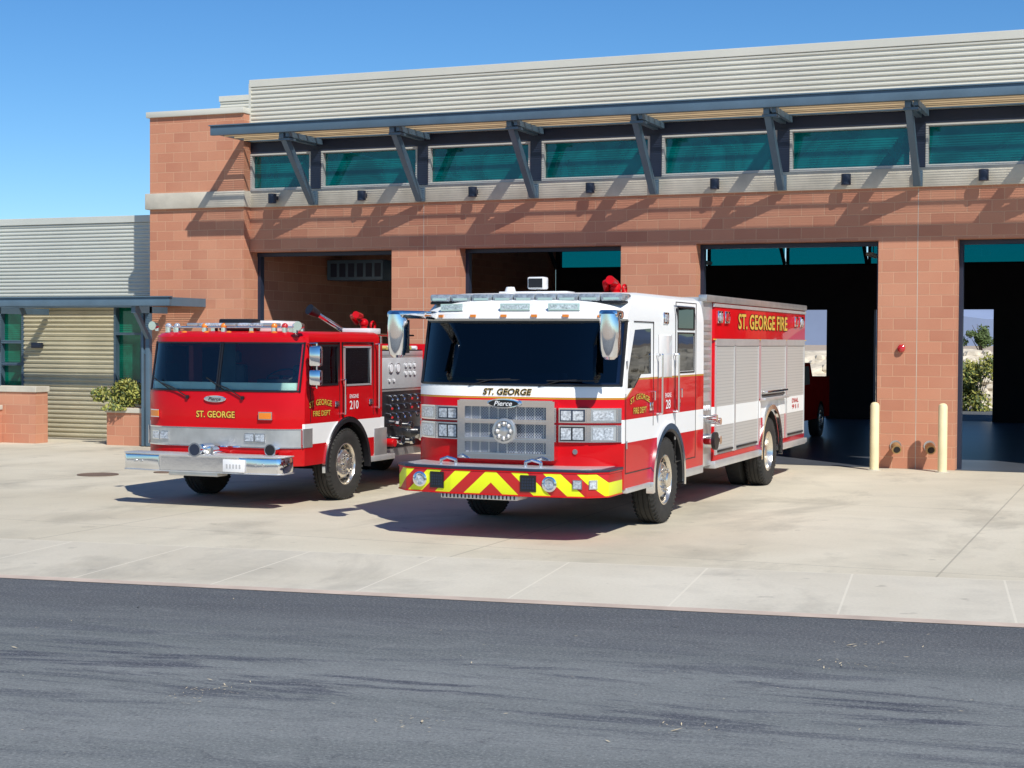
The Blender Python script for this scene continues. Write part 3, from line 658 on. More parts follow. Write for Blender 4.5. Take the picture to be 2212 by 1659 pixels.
    mb.box(x-.085,x+.085,.05,.14,1.86,2.13,CHROME,.03); mb.box(x-.085,x+.085,.05,.14,1.61,1.82,CHROME,.03); put(mb,'mirror',P)
    mb=MB(); mb.box(-.45,.45,.1,8.3,.42,.72,BLKM); mb.cyl((-1,FWY,.49),(1,FWY,.49),.08,BLKM); mb.cyl((-1,6.1,.49),(1,6.1,.49),.11,BLKM); mb.box(-.95,.95,.3,8,.56,.7,BLKM); put(mb,'chassis',P)
    for sg in(-1,1):
        wheel(P,sg*1.05,FWY,.50,.29,sg); wheel(P,sg*1.03,6.1,.50,.27,sg,True)
    mb=MB(); mb.box(-1.12,1.12,2.45,3.9,.5,1.98,STAIN,.01); rr2=random.Random(3)
    for sg in(-1,1):
        mb.box(sg*1.10,sg*1.135,2.5,3.85,1.50,1.95,simpleGREY,.005); mb.box(sg*1.10,sg*1.13,2.5,3.85,.62,1.46,BLK,.005)
        for yy,zz,rr in((2.75,1.80,.075),(2.98,1.80,.075),(3.25,1.84,.04),(3.4,1.84,.04),(3.55,1.84,.04),(3.25,1.72,.04),(3.4,1.72,.04),(3.55,1.72,.04),(2.7,1.62,.03),(2.85,1.62,.03)):
            mb.cyl((sg*1.13,yy,zz),(sg*1.155,yy,zz),rr,CHROME,seg=14); mb.cyl((sg*1.15,yy,zz),(sg*1.158,yy,zz),rr*.8,TXW,seg=14)
        for j in range(3):
            for i in range(6):
                yy=2.62+i*.22+rr2.uniform(-.03,.03); zz=1.40-j*.13
                mb.tube([(sg*1.12,yy,zz),(sg*1.20,yy,zz-.01),(sg*1.20,yy+.04,zz-.06)],.013,CHROME,seg=6); mb.ball((sg*1.205,yy+.04,zz-.06),.024,(CHROME,BLK,REDL,CHROME)[rr2.randrange(4)],seg=8)
        for yy,zz,rr in((2.75,1.0,.06),(3.15,.95,.06),(3.55,.82,.12),(2.85,.75,.07),(3.2,.72,.05)):
            mb.cyl((sg*1.11,yy,zz),(sg*1.25,yy,zz),rr*.8,CHROME,seg=16); mb.cyl((sg*1.25,yy,zz),(sg*1.30,yy,zz),rr,CHROME,seg=10); mb.cyl((sg*1.30,yy,zz),(sg*1.305,yy,zz),rr*.7,BLK,seg=10)
        mb.cyl((sg*1.13,2.62,.72),(sg*1.28,2.62,.72),.06,REDP,seg=14)
    put(mb,'pump_panel',P)
    mb=MB(); mb.box(-1.15,1.15,2.305,2.46,.6,2.16,REDP,.01); mb.box(-1.16,1.16,2.30,2.5,.83,1.10,TXW)
    mb.box(-1.12,1.12,2.44,3.9,1.98,2.05,ALU,.01)
    for k in range(7): mb.tube([(-1.0,2.5+k*.2,2.09),(1.08,2.55+k*.2,2.09)],.035,HOSE if k%2 else TXW)
    mb.box(-1.1,1.1,2.5,3.9,2.05,2.07,BLK)
    mb.box(.55,1.0,2.35,2.7,2.30,2.38,WHT,.01); mb.box(.6,.66,2.4,2.5,2.0,2.31,ALU); mb.box(.88,.94,2.4,2.5,2.0,2.31,ALU)
    put(mb,'hose_bed',P)
    mb=MB(); mb.box(-1.19,1.19,3.92,8.4,.55,2.15,T2CAB,.012)
    bd=put(mb,'body',P); c=MB()
    for sg in(-1,1): c.cyl((sg*.6,6.1,.49),(sg*1.6,6.1,.49),.6,BLKM,seg=36)
    boolcut(bd,c)
    for sg in(-1,1):
        for a,b,z0 in((4.0,5.3,.65),(5.4,6.9,1.2),(7.0,8.3,.65)):
            mb=MB(); mb.box(sg*1.185,sg*1.20,a,b,z0,1.75,STAIN,.004); put(mb,'body_locker',P)
        mb=MB(); mb.tube([(sg*1.15,4.0,2.3),(sg*1.15,8.3,2.3)],.02,CHROME)
        for k in range(5): mb.tube([(sg*1.15,4.0+k,2.14),(sg*1.15,4.0+k,2.3)],.015,CHROME)
        put(mb,'body_rail',P)
    y2=lambda x:yf(x,1.0)
    mb=MB(); mb.band(y2,-1.17,1.17,.795,1.035,.015,STAIN,n=30); mb.band(y2,-1.175,1.175,1.025,1.04,.02,CHROME,n=30); mb.band(y2,-1.175,1.175,.785,.80,.02,CHROME,n=30)
    for sg in(-1,1): mb.box(*sorted((sg*1.195,sg*1.207)),.06,.30,.79,1.04,STAIN)
    put(mb,'headlight_panel',P)
    for xs in(((-1.06,-.92),(-.90,-.76)),((.44,.58),(.60,.74))):
        for a,b in xs:
            mb=MB(); lamp(mb,y2,a+.01,b-.01,.875,.965,CLR,.045); put(mb,'headlight',P)
    for a,b in((-1.10,-.93),(.66,.83)):
        mb=MB(); lamp(mb,lambda x:yf(x,1.2),a,b,1.17,1.25,AMB,.045); put(mb,'turn_signal',P)
    mb=MB(); y0=yf(0)-.005; vs=[(.17*math.cos(t*math.pi/16)-.02,.045*math.sin(t*math.pi/16)+1.42) for t in range(32)]
    mb.prism(vs,'y',y0-.02,y0+.03,CHROME,.005); vs=[(.15*math.cos(t*math.pi/16)-.02,.032*math.sin(t*math.pi/16)+1.42) for t in range(32)]
    mb.prism(vs,'y',y0-.025,y0-.01,STAIN); bg=put(mb,'oval_badge',P)
    text('badge_lettering',bg,'Pierce',lambda u,v,d:(u-.02,y0-.025-d,1.42+v),.19,.045,TXB,shear=.3)
    mb=MB(); mb.cyl((.88,yf(.88)-.01,.77),(.88,yf(.88)-.16,.77),.06,CHROME,r1=.085,seg=24); mb.cyl((.88,yf(.88)-.155,.77),(.88,yf(.88)-.165,.77),.07,BLK,seg=24); put(mb,'siren_speaker',P)
    bp=[(-1.22,-.16),(-1.23,-.44),(-1.17,-.51),(-.6,-.56),(.6,-.56),(1.15,-.51),(1.21,-.44),(1.19,-.16)]
    mb=MB(); mb.prism(bp,'z',.48,.69,CHROME,.025); mb.prism([(x*1.005,y*1.01) for x,y in bp],'z',.69,.705,ALU,.004); mb.prism([(x*1.005,y*1.01) for x,y in bp],'z',.475,.485,ALU,.003)
    mb.box(-.8,.8,-.2,.05,.5,.66,BLKM)
    for x in(-1.0,-.9,.85,.95): mb.cyl((x,-.545,.6),(x,-.50,.6),.018,STAIN)
    bmp=put(mb,'bumper',P)
    mb=MB()
    mb.cyl((-.05,-.42,.77),(-.05,-.58,.77),.05,CHROME,r1=.095,seg=24); mb.cyl((-.05,-.2,.77),(-.05,-.42,.77),.07,CHROME,seg=20); mb.cyl((.11,-.3,.76),(.11,-.46,.76),.045,CHROME,r1=.055,seg=20); mb.box(-.17,.17,-.4,-.1,.705,.74,CHROME,.01); mb.cyl((-.05,-.581,.77),(-.05,-.584,.77),.075,DARKF,seg=20)
    mb.cyl((-.24,-.35,.70),(-.24,-.35,.80),.035,CHROME,r1=.02); put(mb,'mechanical_siren',bmp)
    mb=MB(); mb.box(.38,.70,-.582,-.565,.50,.66,TXW,.004)
    for k in range(5): mb.box(.43+k*.048,.455+k*.048,-.5845,-.581,.545,.60,simpleGREY)
    put(mb,'licence_plate',bmp)
    mb=MB(); mb.box(-.5,.25,-.50,-.25,.42,.474,ALU,.01); put(mb,'front_step',bmp)
    mb=MB(); mb.box(-1.02,1.02,.24,.34,2.36,2.385,CHROME,.006); 
    for x in(-.9,-.3,.3,.9): mb.box(x-.03,x+.03,.25,.33,2.30,2.37,CHROME)
    for k in range(7): mb.box(-.7+k*.2,-.53+k*.2,.22,.40,2.385,2.43,CLR if k%3 else STAIN,.012)
    lb=put(mb,'light_bar',P)
    for x,mt in((-1.0,CLR),(-.86,CLR),(-.42,AMB),(-.12,AMB),(.66,AMB),(.82,REDL),(.98,CLR)):
        mb=MB(); mb.cyl((x,.24,2.30),(x,.24,2.37),.04,CHROME,seg=18); mb.ball((x,.24,2.385),.045,mt,seg=14); put(mb,'beacon',lb)
    for x in(-.7,-.35,0,.35,.7):
        mb=MB(); mb.ball((x,.17,2.30),.03,AMB,seg=10,sc=(1.5,1,.8)); put(mb,'marker_light',P)
    mb=MB(); mb.box(-.45,.35,.8,1.5,2.31,2.47,WHT,.04); mb.box(-.40,.12,.55,.8,2.33,2.49,BLK,.02); put(mb,'air_conditioner',P)
    mb=MB(); mb.tube([(.50,2.9,2.05),(.50,2.9,2.30),(.44,2.6,2.36)],.035,CHROME); mb.cyl((.44,2.62,2.34),(.26,2.15,2.58),.038,CHROME,r1=.035); mb.cyl((.26,2.15,2.58),(.20,2.0,2.65),.055,BLK,r1=.08,seg=18); put(mb,'hose_nozzle',P)
    mb=MB(); mb.cyl((.62,2.9,2.05),(.62,2.9,2.44),.05,REDP); mb.ball((.62,2.9,2.46),.07,REDP); mb.tube([(.50,2.9,2.46),(.50,2.75,2.56),(.62,2.62,2.56)],.035,REDP); mb.cyl((.62,2.8,2.56),(.72,2.45,2.58),.045,REDP,r1=.05); mb.lathe((.75,2.9,2.42),(1,0,0),[(0,.07),(.02,.08),(.04,.07)],REDP,seg=16); put(mb,'deck_gun',P)
    for x in(-.45,.40):
        mb=MB(); mb.tube([(x,yf(x,1.42)-.02,1.44),(x-.22,yf(x,1.5)-.03,1.56),(x-.42,yf(x,1.6)-.03,1.62)],.009,BLK); mb.beam((x-.30,yf(x,1.6)-.03,1.545),(x-.58,yf(x,1.7)-.02,1.70),.010,.014,BLK); mb.cyl((x,yf(x,1.44)-.03,1.44),(x,yf(x,1.44)+.02,1.44),.025,BLK); put(mb,'wiper',P)
    text('front_lettering',P,'ST. GEORGE',lambda u,v,d:(u-.02,yf(u,1.2)-d-.002,1.215+v),.60,.095,GOLD,TXB,.02)
    text('door_lettering',P,'ST. GEORGE',lambda u,v,d:(1.202+d,.52+u,1.33+v+.05*math.cos(u*4)),.62,.085,GOLD,TXB)
    text('door_lettering',P,'FIRE DEPT',lambda u,v,d:(1.202+d,.55+u,1.23+v),.48,.075,GOLD,TXB)
    text('unit_lettering',P,'ENGINE',lambda u,v,d:(1.202+d,1.48+u,1.43+v),.26,.055,TXW)
    text('unit_number',P,'210',lambda u,v,d:(1.202+d,1.48+u,1.31+v),.26,.12,TXW)
old_engine()

# ------------------------------------------------------------------ pickup inside the bay
def pickup():
    P=empty('pickup_truck',(-8.25,4.5,0),label='dark red pickup truck parked inside the open bay',category='pickup truck')
    prof=[(.0,.45),(.0,1.0),(.25,1.12),(1.35,1.18),(1.95,1.72),(3.2,1.75),(3.5,1.42),(5.5,1.40),(5.55,.45)]
    mb=MB(); mb.prism(prof,'x',-.93,.93,REDM); b=put(mb,'body',P)
    c=MB(); c.cyl((-2,.95,.4),(2,.95,.4),.44,BLKM,seg=28); boolcut(b,c)
    c=MB(); c.cyl((-2,4.5,.4),(2,4.5,.4),.44,BLKM,seg=28); boolcut(b,c)
    c=MB(); c.box(-.8,.8,3.68,5.45,.8,2,BLKM); boolcut(b,c)
    mb=MB(); mb.prism([(1.47,1.24),(1.97,1.66),(3.05,1.68),(3.2,1.26)],'x',-.935,.935,BLKM,.004); put(mb,'side_window',P)
    mb=MB(); mb.prism([(1.36,1.20),(1.40,1.20),(1.93,1.69),(1.90,1.71)],'x',-.8,.8,GLS); put(mb,'windshield',P)
    mb=MB(); mb.box(-.95,.95,-.12,.02,.42,.62,CHROME,.03); mb.box(-.5,.5,-.03,.02,.68,.95,CHROME,.01); put(mb,'bumper',P)
    for sg in(-1,1):
        mb=MB(); mb.box(sg*.74-.15,sg*.74+.15,-.03,.03,.74,.94,CLR,.02); put(mb,'headlight',P)
        wheel(P,sg*.82,.95,.39,.24,sg); wheel(P,sg*.82,4.5,.39,.24,sg)
pickup()

# ------------------------------------------------------------------ fire station
ST=empty('fire_station',(-8,0,0),label='red block fire station with open bays and steel canopy',category='fire station')
def sp(mb,name,parent=None,**k):
    return put(mb,name,parent or ST,loc=(8,0,0) if parent is None else (0,0,0),**k)
doors=[(-17.34,-14.10),(-12.63,-9.33),(-7.88,-4.576),(-3.231,.07),(1.52,4.82)]
XR=6.4; XL=-17.34
mb=MB()
xs=[XL]+[v for d in doors for v in d]+[XR]
for a,b in zip(xs[0::2],xs[1::2]):
    if b-a>.01: mb.box(a,b,0,.45,0,4.01,BR)
mb.box(XL,XR,0,.45,4.01,4.92,BR)
mb.box(-19.62,XL,-.24,3.0,0,4.92,BR); mb.box(-19.62,XL,-.24,3.0,5.25,6.83,BR)
mb.box(-19.62,-17.6,3.0,18,0,6.6,BR)
sp(mb,'wall',smooth=0)
mb=MB(); mb.box(XL+.002,XR,-.05,.45,4.92,5.26,CON,.012); mb.box(-19.70,XL+.05,-.31,3.05,4.92,5.25,CON,.012); sp(mb,'concrete_band')
mb=MB(); mb.box(-19.68,XL+.02,-.30,3.05,6.83,6.95,CREAM,.01); sp(mb,'roof_coping')
mb=MB(); 
mb.corr(XL,XR,.0,6.42,7.38,.085,.022,CREAM); mb.box(XL-.01,XR,-.035,.2,7.38,7.53,CREAM,.008); mb.box(XL,XR,.02,.2,6.25,7.4,CREAM2)
mb.box(XL-.02,XL+.03,-.03,.2,6.3,7.45,CREAM)
mb.corr(-19.0,XL,1.5,6.9,7.38,.085,.022,CREAM); mb.box(-19.02,XL,1.46,1.7,7.38,7.50,CREAM,.008)
mb.box(-19.0,XL,1.53,3,6.9,7.4,CREAM2)
sp(mb,'parapet_cladding',smooth=0)
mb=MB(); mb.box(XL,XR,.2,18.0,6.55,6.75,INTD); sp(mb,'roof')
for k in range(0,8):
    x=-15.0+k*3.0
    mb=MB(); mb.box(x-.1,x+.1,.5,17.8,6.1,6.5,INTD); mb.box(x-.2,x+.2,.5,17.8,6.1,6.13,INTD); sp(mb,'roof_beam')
mb=MB(); mb.box(XL,XR,.02,.3,6.03,6.26,DARKF); sp(mb,'clerestory_header')
brx=[-15.80+2.38*k for k in range(9)]
for x in brx:
    mb=MB(); mb.box(x-.11,x+.11,-.03,.3,5.262,6.03,DARKF); sp(mb,'clerestory_post')
edges=[XL]+brx
for i,a in enumerate(edges):
    b=edges[i+1]-.11 if i+1<len(edges) else XR
    a=a+(.11 if i else 0)
    if b-a<.3: continue
    a+=.004;b-=.004
    mb=MB(); mb.box(a+.05,b-.05,.095,.105,5.31,5.97,TEAL); w=sp(mb,'clerestory_window')
    mb=MB(); mb.box(a,b,-.01,.12,5.262,5.31,FRAME); mb.box(a,b,-.01,.12,5.975,6.02,FRAME); mb.box(a,a+.045,-.008,.12,5.31,5.975,FRAME); mb.box(b-.045,b,-.008,.12,5.31,5.975,FRAME)
    put(mb,'window_frame',w)
mb=MB(); mb.box(XL,XR,-1.50,-1.42,6.22,6.40,STEEL,.006); mb.box(XL,XL+.08,-1.42,-.03,6.26,6.40,STEEL); mb.box(XL,XR,-.12,-.04,6.26,6.40,STEEL); mb.box(XL-.02,XR,-1.53,-1.42,6.40,6.42,STEEL)
can=sp(mb,'canopy')
mb=MB()
for k in range(44): 
    y=-1.415+k*.029
    mb.box(XL+.08,XR,y,y+.010,6.292,6.296,SLAT)
for k in range(3): mb.box(XL+.08,XR,-1.10+k*.36,-1.07+k*.36,6.245,6.290,SLAT)
put(mb,'canopy_slats',can,smooth=0)
for x in brx:
    mb=MB(); mb.box(x-.05,x+.05,-1.40,-.05,6.12,6.242,STEEL,.005); mb.box(x+.10,x+.17,-1.40,-.05,6.14,6.242,STEEL)
    mb.beam((x,-.16,4.98),(x,-1.28,6.16),.11,.15,STEEL); mb.box(x-.08,x+.08,-.12,-.052,4.93,5.20,STEEL,.005); mb.box(x-.08,x+.17,-1.36,-1.12,6.08,6.12,STEEL)
    sp(mb,'canopy_bracket')
for x in(-16.7,-14.67,-12.27,-9.88,-7.49,-5.12,-2.79,-.4,1.98,4.36):
    mb=MB(); mb.cyl((x,-.20,4.98),(x,-.20,5.17),.085,DARKF,seg=20); mb.box(x-.05,x+.05,-.20,-.052,5.05,5.13,DARKF); sp(mb,'wall_lamp')
for i,(a,b) in enumerate(doors):
    mb=MB(); mb.box(a,a+.07,.30,.44,0,3.93,DARKF); mb.box(b-.07,b,.30,.44,0,3.93,DARKF); mb.box(a,b,.28,.44,3.93,4.005,DARKF); d=sp(mb,'bay_door_frame')
    mb=MB(); 
    for k in range(4): mb.box(a+.1,b-.1,.7+k*.62,1.31+k*.62,4.10,4.14,INT,.01)
    put(mb,'raised_bay_door',d)
for x,z0,z1 in((-3.9,0,4.9),(-13.4,1.5,4.9)):
    mb=MB(); mb.box(x-.005,x+.005,-.002,.1,z0,z1,CON); sp(mb,'control_joint')
for a,b,m_ in((-17.60,-17.345,BR),(XR-.2,XR,INT)):
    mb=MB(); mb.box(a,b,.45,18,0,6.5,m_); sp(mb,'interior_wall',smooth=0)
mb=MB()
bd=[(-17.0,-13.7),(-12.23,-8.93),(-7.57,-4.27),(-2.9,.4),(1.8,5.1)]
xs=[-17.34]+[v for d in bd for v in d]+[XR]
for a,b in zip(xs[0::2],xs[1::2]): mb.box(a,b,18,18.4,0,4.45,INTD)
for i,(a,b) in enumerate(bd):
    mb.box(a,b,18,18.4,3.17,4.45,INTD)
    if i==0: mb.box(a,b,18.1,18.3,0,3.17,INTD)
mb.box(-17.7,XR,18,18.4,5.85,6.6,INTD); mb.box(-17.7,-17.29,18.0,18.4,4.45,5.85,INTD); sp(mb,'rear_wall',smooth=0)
for k in range(10):
    a=-17.3+k*2.38; b=a+2.38
    mb=MB(); mb.box(a+.06,b-.06,18.2,18.21,4.5,5.8,TEALR); w=sp(mb,'rear_clerestory_window')
    mb=MB(); mb.box(a,a+.06,18.1,18.3,4.45,5.85,INTD); mb.box(a,b,18.1,18.3,4.45,4.5,INTD); mb.beam((a,17.9,4.5),(a+.0,16.6,5.6),.08,.1,INTD); put(mb,'window_frame',w)
for y,z in((9.0,5.0),(14.5,5.3)):
    mb=MB(); mb.cyl((-16.5,y,z),(XR-1,y,z),.16,INTD,seg=16); sp(mb,'air_duct')
for x,y in((-6.3,5),(-6.3,10),(-11,6),(-1.6,7),(-1.6,12),(-15.5,5),(-11,12)):
    mb=MB(); mb.box(x-.08,x+.08,y-.6,y+.6,4.25,4.33,CREAM,.01); mb.tube([(x,y,4.33),(x,y,6.1)],.01,BLK); sp(mb,'ceiling_lamp')
mb=MB(); mb.box(-17.3,-15.9,3.2,3.9,3.55,4.0,STEEL,.02)
for k in range(6): mb.box(-17.2+k*.22,-17.05+k*.22,3.19,3.2,3.62,3.92,DARKF)
sp(mb,'heater_unit')
for x,z in((-4.24,.40),(-3.66,.41)):
    mb=MB(); mb.tube([(x,.0,z),(x,-.16,z),(x+.05,-.22,z-.04)],.05,BRASS,seg=12); mb.cyl((x+.02,-.16,z),(x+.06,-.27,z-.05),.085,BRASS,seg=14); mb.cyl((x+.06,-.27,z-.05),(x+.063,-.277,z-.054),.06,BLK,seg=14); mb.cyl((x,-.002,z),(x,-.02,z),.10,STAIN,seg=20); sp(mb,'standpipe_outlet')
mb=MB(); mb.box(-4.20,-4.12,-.03,0,2.04,2.18,REDP,.01); mb.lathe((-4.16,-.03,2.11),(0,-1,0),[(0,.07),(.03,.065),(.05,.04),(.055,0)],REDL,seg=20); sp(mb,'fire_alarm_bell')
WY=.85
mb=MB(); mb.box(-34,-19.62,WY+.03,WY+8,2.9,4.85,CREAM2); mb.corr(-34,-19.62,WY,3.05,4.76,.083,.024,CREAM2); mb.box(-34,-19.62,WY-.05,WY+.2,4.76,4.91,CREAM2,.008); sp(mb,'side_wing_cladding',smooth=0)
mb=MB()
segs=[(-34,-25.1),(-23.75,-21.30),(-20.55,-19.62)]
for a,b in segs: mb.corr(a,b,WY,0,3.05,.1,.03,RIBW); mb.box(a,b,WY+.01,WY+.4,0,3.0,RIBW)
mb.corr(-21.30,-20.55,WY,0,1.25,.1,.03,RIBW); mb.box(-21.30,-20.55,WY+.01,WY+.4,0,1.25,RIBW)
sp(mb,'side_wing_wall',smooth=0)
mb=MB(); mb.box(-21.26,-20.59,WY+.10,WY+.11,1.3,2.95,TEALD); w=sp(mb,'side_window')
mb=MB(); mb.box(-21.30,-21.25,WY-.04,WY+.2,1.25,3.0,STEEL); mb.box(-20.60,-20.55,WY-.04,WY+.2,1.25,3.0,STEEL); mb.box(-21.25,-20.6,WY-.04,WY+.2,1.25,1.31,STEEL); mb.box(-21.25,-20.6,WY-.04,WY+.2,2.3,2.35,STEEL); put(mb,'window_frame',w)
mb=MB(); mb.box(-25.05,-23.8,WY+.10,WY+.11,.1,2.95,TEALD); w=sp(mb,'entrance_door')
mb=MB()
for x in(-25.1,-24.45,-23.82): mb.box(x,x+.07,WY-.02,WY+.2,0,3.0,STEEL)
for z in(0,1.6,2.1,2.93): mb.box(-25.03,-23.82,WY-.01,WY+.19,z,z+.07,STEEL)
put(mb,'door_frame',w)
mb=MB(); mb.box(-23.45,-23.2,WY-.15,WY-.03,2.0,2.12,DARKF,.01); sp(mb,'wall_lamp')
mb=MB(); mb.box(-34,-18.25,-1.57,-1.49,2.88,3.05,STEEL,.006); mb.box(-18.33,-18.25,-1.49,-.245,2.88,3.05,STEEL); mb.box(-34,-18.33,-.33,-.25,2.90,3.04,STEEL); mb.box(-34,-19.63,WY-.14,WY-.06,2.9,3.04,STEEL)
mb.box(-34,-18.22,-1.60,-1.49,3.05,3.07,STEEL)
ec=sp(mb,'entrance_canopy')
mb=MB()
for k in range(71):
    y=-1.485+k*.0315
    x1=-18.33 if y<-.37 else -19.64
    if y>.68: break
    mb.box(-34,x1,y,y+.009,2.97,2.974,SLAT)
put(mb,'canopy_slats',ec,smooth=0)
for x in(-19.16,-23.0,-26.8):
    mb=MB(); mb.box(x-.05,x+.05,-1.0,-.90,.02,2.88,STEEL,.005); mb.box(x-.15,x-.10,-1.0,-.90,.02,2.88,STEEL,.005); mb.box(x-.10,x-.05,-.97,-.93,1.9,2.0,STEEL); mb.beam((x,-.94,2.2),(x+.0,-1.45,2.82),.08,.08,STEEL); mb.box(x-.05,x+.05,-1.48,-.35 if x>-19.6 else .70,2.74,2.875,STEEL)
    put(mb,'canopy_post',ec)

# ------------------------------------------------------------------ site walls, bollards
mb=MB(); mb.box(-30,-21.85,-1.15,-.75,0,1.08,BR); mb.box(-30,-21.82,-1.18,-.72,1.08,1.20,CON,.01); mb.box(-30,-22.7,-1.55,-1.16,0,.70,BR); mb.box(-30,-22.67,-1.58,-1.185,.70,.80,CON,.01)
put(mb,'low_wall',smooth=0,label='stepped low red block wall with pale concrete cap',category='wall')
mb=MB(); mb.box(-20.27,-19.0,-.85,-.28,0,.68,BR); mb.box(-20.30,-18.97,-.88,-.25,.68,.78,CON,.01); mb.box(-20.2,-19.1,-.8,-.35,.78,.79,DIRT)
put(mb,'planter',smooth=0,label='low red block planter with concrete cap against the station wall',category='planter')
def boll(x,y):
    mb=MB(); mb.lathe((0,0,0),(0,0,1),[(0,.078),(1.12,.078),(1.155,.065),(1.175,.035),(1.18,0)],BOLL,seg=24)
    mb.lathe((0,0,0),(0,0,1),[(0,.12),(.012,.12),(.014,.078)],CON,seg=20)
    put(mb,'bollard',loc=(x,y,.004),label='pale yellow steel bollard in front of a bay pier',category='bollard',group='bollards in front of the bay piers')
boll(-4.52,-.55); boll(-3.38,-.50)

def leaves(mb,c,rad,n,sz,mats,up=.0):
    cl=[(Vector((random.gauss(0,.45),random.gauss(0,.45),random.gauss(0,.45))),random.uniform(.25,.5)) for _ in range(14)]
    for i in range(n):
        q,rr=random.choice(cl)
        p=q+Vector((random.gauss(0,1),random.gauss(0,1),random.gauss(0,1))).normalized()*rr*random.random()**.4
        p=Vector((c[0]+p.x*rad[0],c[1]+p.y*rad[1],max(c[2]-rad[2]*.95,c[2]+p.z*rad[2])))
        a=Vector((random.gauss(0,1),random.gauss(0,1),random.gauss(0,1)+up)).normalized(); b=a.orthogonal().normalized(); s2=sz*random.uniform(.6,1.4)
        mb.faces([p-a*s2,p+b*s2*.4,p+a*s2,p-b*s2*.4],[(0,1,2,3)],mats[0] if random.random()<.6 else mats[1])
def bush(name,c,rad,n,sz,label,cat='shrub'):
    P=empty(name,(c[0],c[1],c[2]-rad[2]),label=label,category=cat)
    mb=MB()
    for k in range(9):
        e=(random.uniform(-.7,.7)*rad[0],random.uniform(-.7,.7)*rad[1],rad[2]*random.uniform(1,1.7)); mb.cyl((e[0]*.1,e[1]*.1,-.05),e,.012*(1+rad[2]),BARK,r1=.004,seg=6)
    put(mb,'stem',P)
    mb=MB(); leaves(mb,(0,0,rad[2]),rad,n,sz,(LEAFA,LEAFB),.4); put(mb,'foliage',P,recalc=False,smooth=0)
bush('shrub',(-19.95,-.60,1.16),(.66,.36,.42),3400,.045,'straggly yellow-green shrub growing in the red block planter')
bush('shrub',(-5.5,25.5,1.0),(.95,.7,1.0),4000,.07,'leafy green shrub beside the rear yard wall')
bush('shrub',(-7.3,26,.8),(.8,.6,.75),2500,.07,'leafy green shrub beside the rear yard wall')
bush('shrub',(-10.6,26,.6),(.7,.6,.6),2000,.07,'leafy green shrub beside the rear yard wall')
T=empty('tree',(-9.0,62,0),label='small dark green tree beyond the rock bank',category='tree')
mb=MB(); mb.cyl((0,0,0),(.1,0,2.4),.10,BARK,r1=.05); 
for k in range(6): mb.cyl((.08,0,1.4+k*.15),(random.uniform(-.7,.7),random.uniform(-.6,.6),2.4+random.random()),.04,BARK,r1=.01,seg=6)
put(mb,'trunk',T)
mb=MB(); leaves(mb,(0,0,2.6),(.8,.8,.65),2000,.09,(LEAFB,LEAFB),.3); put(mb,'crown',T,recalc=False,smooth=0)
mb=MB(); n=120; vs=[];fs=[]
for i in range(n+1):
    for j in range(9):
        x=-40+i*.75; t=j/8; vs.append((x+random.uniform(-.2,.2),28+t*5+random.uniform(-.3,.3),1.95*t**.6+random.uniform(-.12,.12)*(0 if j==0 else 1)))
for i in range(n):
    for j in range(8): fs.append((i*9+j,(i+1)*9+j,(i+1)*9+j+1,i*9+j+1))
mb.faces(vs,fs,ROCK)
for k in range(420):
    x=random.uniform(-25,15); t=random.random(); r=random.uniform(.1,.32); mb.ball((x,28+t*5,1.9*t**.6),r,ROCK,seg=6,sc=(random.uniform(.8,1.4),1,random.uniform(.5,.9)))
put(mb,'rock_bank',smooth=0,kind='structure')
mb=MB(); vs=[];fs=[]; n=160
for i in range(n+1):
    x=-2600+i*32; h=38+26*math.sin(i*.11)+14*math.sin(i*.37+1)+6*random.random()
    vs+=[(x,1700,-2),(x,1700,h*.55),(x,1900,h),(x,2100,0)]
for i in range(n):
    for k in range(3): fs.append((4*i+k,4*i+4+k,4*i+5+k,4*i+1+k))
mb.faces(vs,fs,HILL); put(mb,'hill',kind='structure')

# ------------------------------------------------------------------ ground
def sheet(name,pts,z,mat,loc=(0,0,0),rot=0,**k):
    mb=MB(); mb.faces([(x,y,0) for x,y in pts],[tuple(range(len(pts)))],mat)
    o=put(mb,name,loc=(loc[0],loc[1],z),recalc=False,smooth=0,kind='structure'); o.rotation_euler=(0,0,rot); return o
sheet('ground',[(-3000,-3000),(3000,-3000),(3000,3000),(-3000,3000)],0,DIRT)
ang=math.atan2(1.10,8.86); ex,ey=-5.38,-16.16
sheet('driveway',[(-60,1.0+0),(-60,-22),(25,-9.5),(25,1.0)],.004,APRON)
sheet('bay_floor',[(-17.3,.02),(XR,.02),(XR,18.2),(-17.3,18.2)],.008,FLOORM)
sheet('yard',[(-45,18.2),(40,18.2),(40,28.2),(-45,28.2)],.004,ASPH)
sheet('pavement',[(-80,0.16),(60,.16),(60,2.55),(-80,2.55)],.008,PAVE,(ex,ey),ang)
sheet('gutter',[(-80,-.02),(60,-.02),(60,.16),(-80,.16)],.012,GUT,(ex,ey),ang)
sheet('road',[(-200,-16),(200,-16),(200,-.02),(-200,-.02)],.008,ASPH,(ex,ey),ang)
for x,y,r in((-15.9,-7.05,.33),(-15.2,-6.2,.18),(1.2,-8.5,.15)):
    mb=MB(); mb.lathe((0,0,0),(0,0,1),[(0,r),(.012,r),(.012,r*.92),(.008,r*.9),(.010,0)],IRON,seg=32); put(mb,'manhole_cover',loc=(x,y,.004),label='round dark iron access cover set in the driveway',category='manhole cover')
mb=MB(); LIT=simple('dry_leaf',(.6,.5,.33),.8); rl=random.Random(5)
cl=[(rl.uniform(-8,4),-abs(rl.gauss(3.6,1.6))-.3) for _ in range(16)]
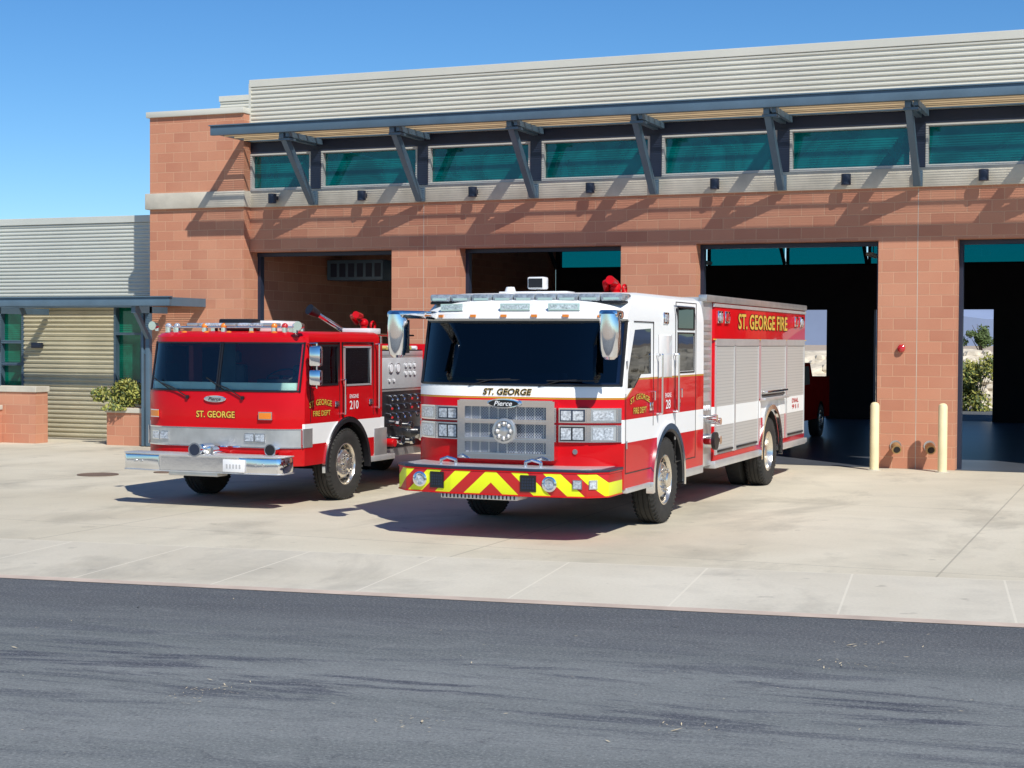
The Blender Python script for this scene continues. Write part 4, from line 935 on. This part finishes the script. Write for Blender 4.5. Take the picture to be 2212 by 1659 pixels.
for k in range(520):
    if k%3==0: u,v=rl.uniform(-9,5),-abs(rl.gauss(3.5,2.4))-.1
    else:
        q=cl[rl.randrange(16)]; u=q[0]+rl.gauss(0,.12); v=min(-.1,q[1]+rl.gauss(0,.10))
    x=ex+u*math.cos(ang)-v*math.sin(ang); y=ey+u*math.sin(ang)+v*math.cos(ang); s2=rl.uniform(.003,.012) if k%14 else rl.uniform(.012,.026); t=rl.random()*6.28; z=.012+rl.random()*.006
    d=Vector((math.cos(t),math.sin(t),rl.uniform(-.2,.4)))*s2*1.8; e=Vector((-math.sin(t),math.cos(t),.1))*s2*.4; p=Vector((x,y,z+.004))
    mb.faces([p-d,p+e,p+d,p-e],[(0,1,2,3)],LIT)
put(mb,'leaf_litter',recalc=False,smooth=0,kind='stuff',label='scattered dry leaf fragments on the asphalt road',category='leaf litter')

# ------------------------------------------------------------------ light
d=Vector((-1.30,1.20,-1.80)).normalized()
L=bpy.data.lights.new('sun','SUN'); L.energy=5.0; L.angle=R(.5); L.color=(1,.955,.88)
lo=bpy.data.objects.new('sun',L); COL.objects.link(lo); lo.rotation_euler=d.to_track_quat('-Z','Y').to_euler(); lo.location=(10,-20,30)
W=bpy.data.worlds.new('World'); S.world=W; W.use_nodes=True; nt=W.node_tree; nt.nodes.clear()
sk=nt.nodes.new('ShaderNodeTexSky'); sk.sky_type='NISHITA'; sk.sun_disc=False; sk.sun_elevation=math.asin(-d.z); sk.sun_rotation=math.atan2(-d.x,-d.y)
sk.air_density=1.0; sk.dust_density=0.0; sk.ozone_density=3; sk.altitude=1200
hs=nt.nodes.new('ShaderNodeHueSaturation'); hs.inputs['Saturation'].default_value=1.22
mx=MIX(nt,1.0,hs.outputs[0],(.84,1.04,1.18),'MULTIPLY')
bg=nt.nodes.new('ShaderNodeBackground'); bg.inputs[1].default_value=.102; o=nt.nodes.new('ShaderNodeOutputWorld')
nt.links.new(sk.outputs[0],hs.inputs['Color']); nt.links.new(mx,bg.inputs[0]); nt.links.new(bg.outputs[0],o.inputs[0])
S.view_settings.view_transform='Standard'; S.view_settings.look='None'; S.view_settings.exposure=0

# ------------------------------------------------------------------ camera
cam=bpy.data.cameras.new('camera'); co=bpy.data.objects.new('camera',cam); COL.objects.link(co); S.camera=co
cam.lens=36*3450/2212; cam.sensor_width=36; cam.clip_end=9000; cam.clip_start=.1
th=R(22.0); p=R(1.526)
f=Vector((-math.sin(th)*math.cos(p),math.cos(th)*math.cos(p),-math.sin(p)))
q=f.to_track_quat('-Z','Y'); co.rotation_mode='QUATERNION'
co.rotation_quaternion=q@Quaternion((0,0,1),.005); co.location=(0,-28.5,2.2)
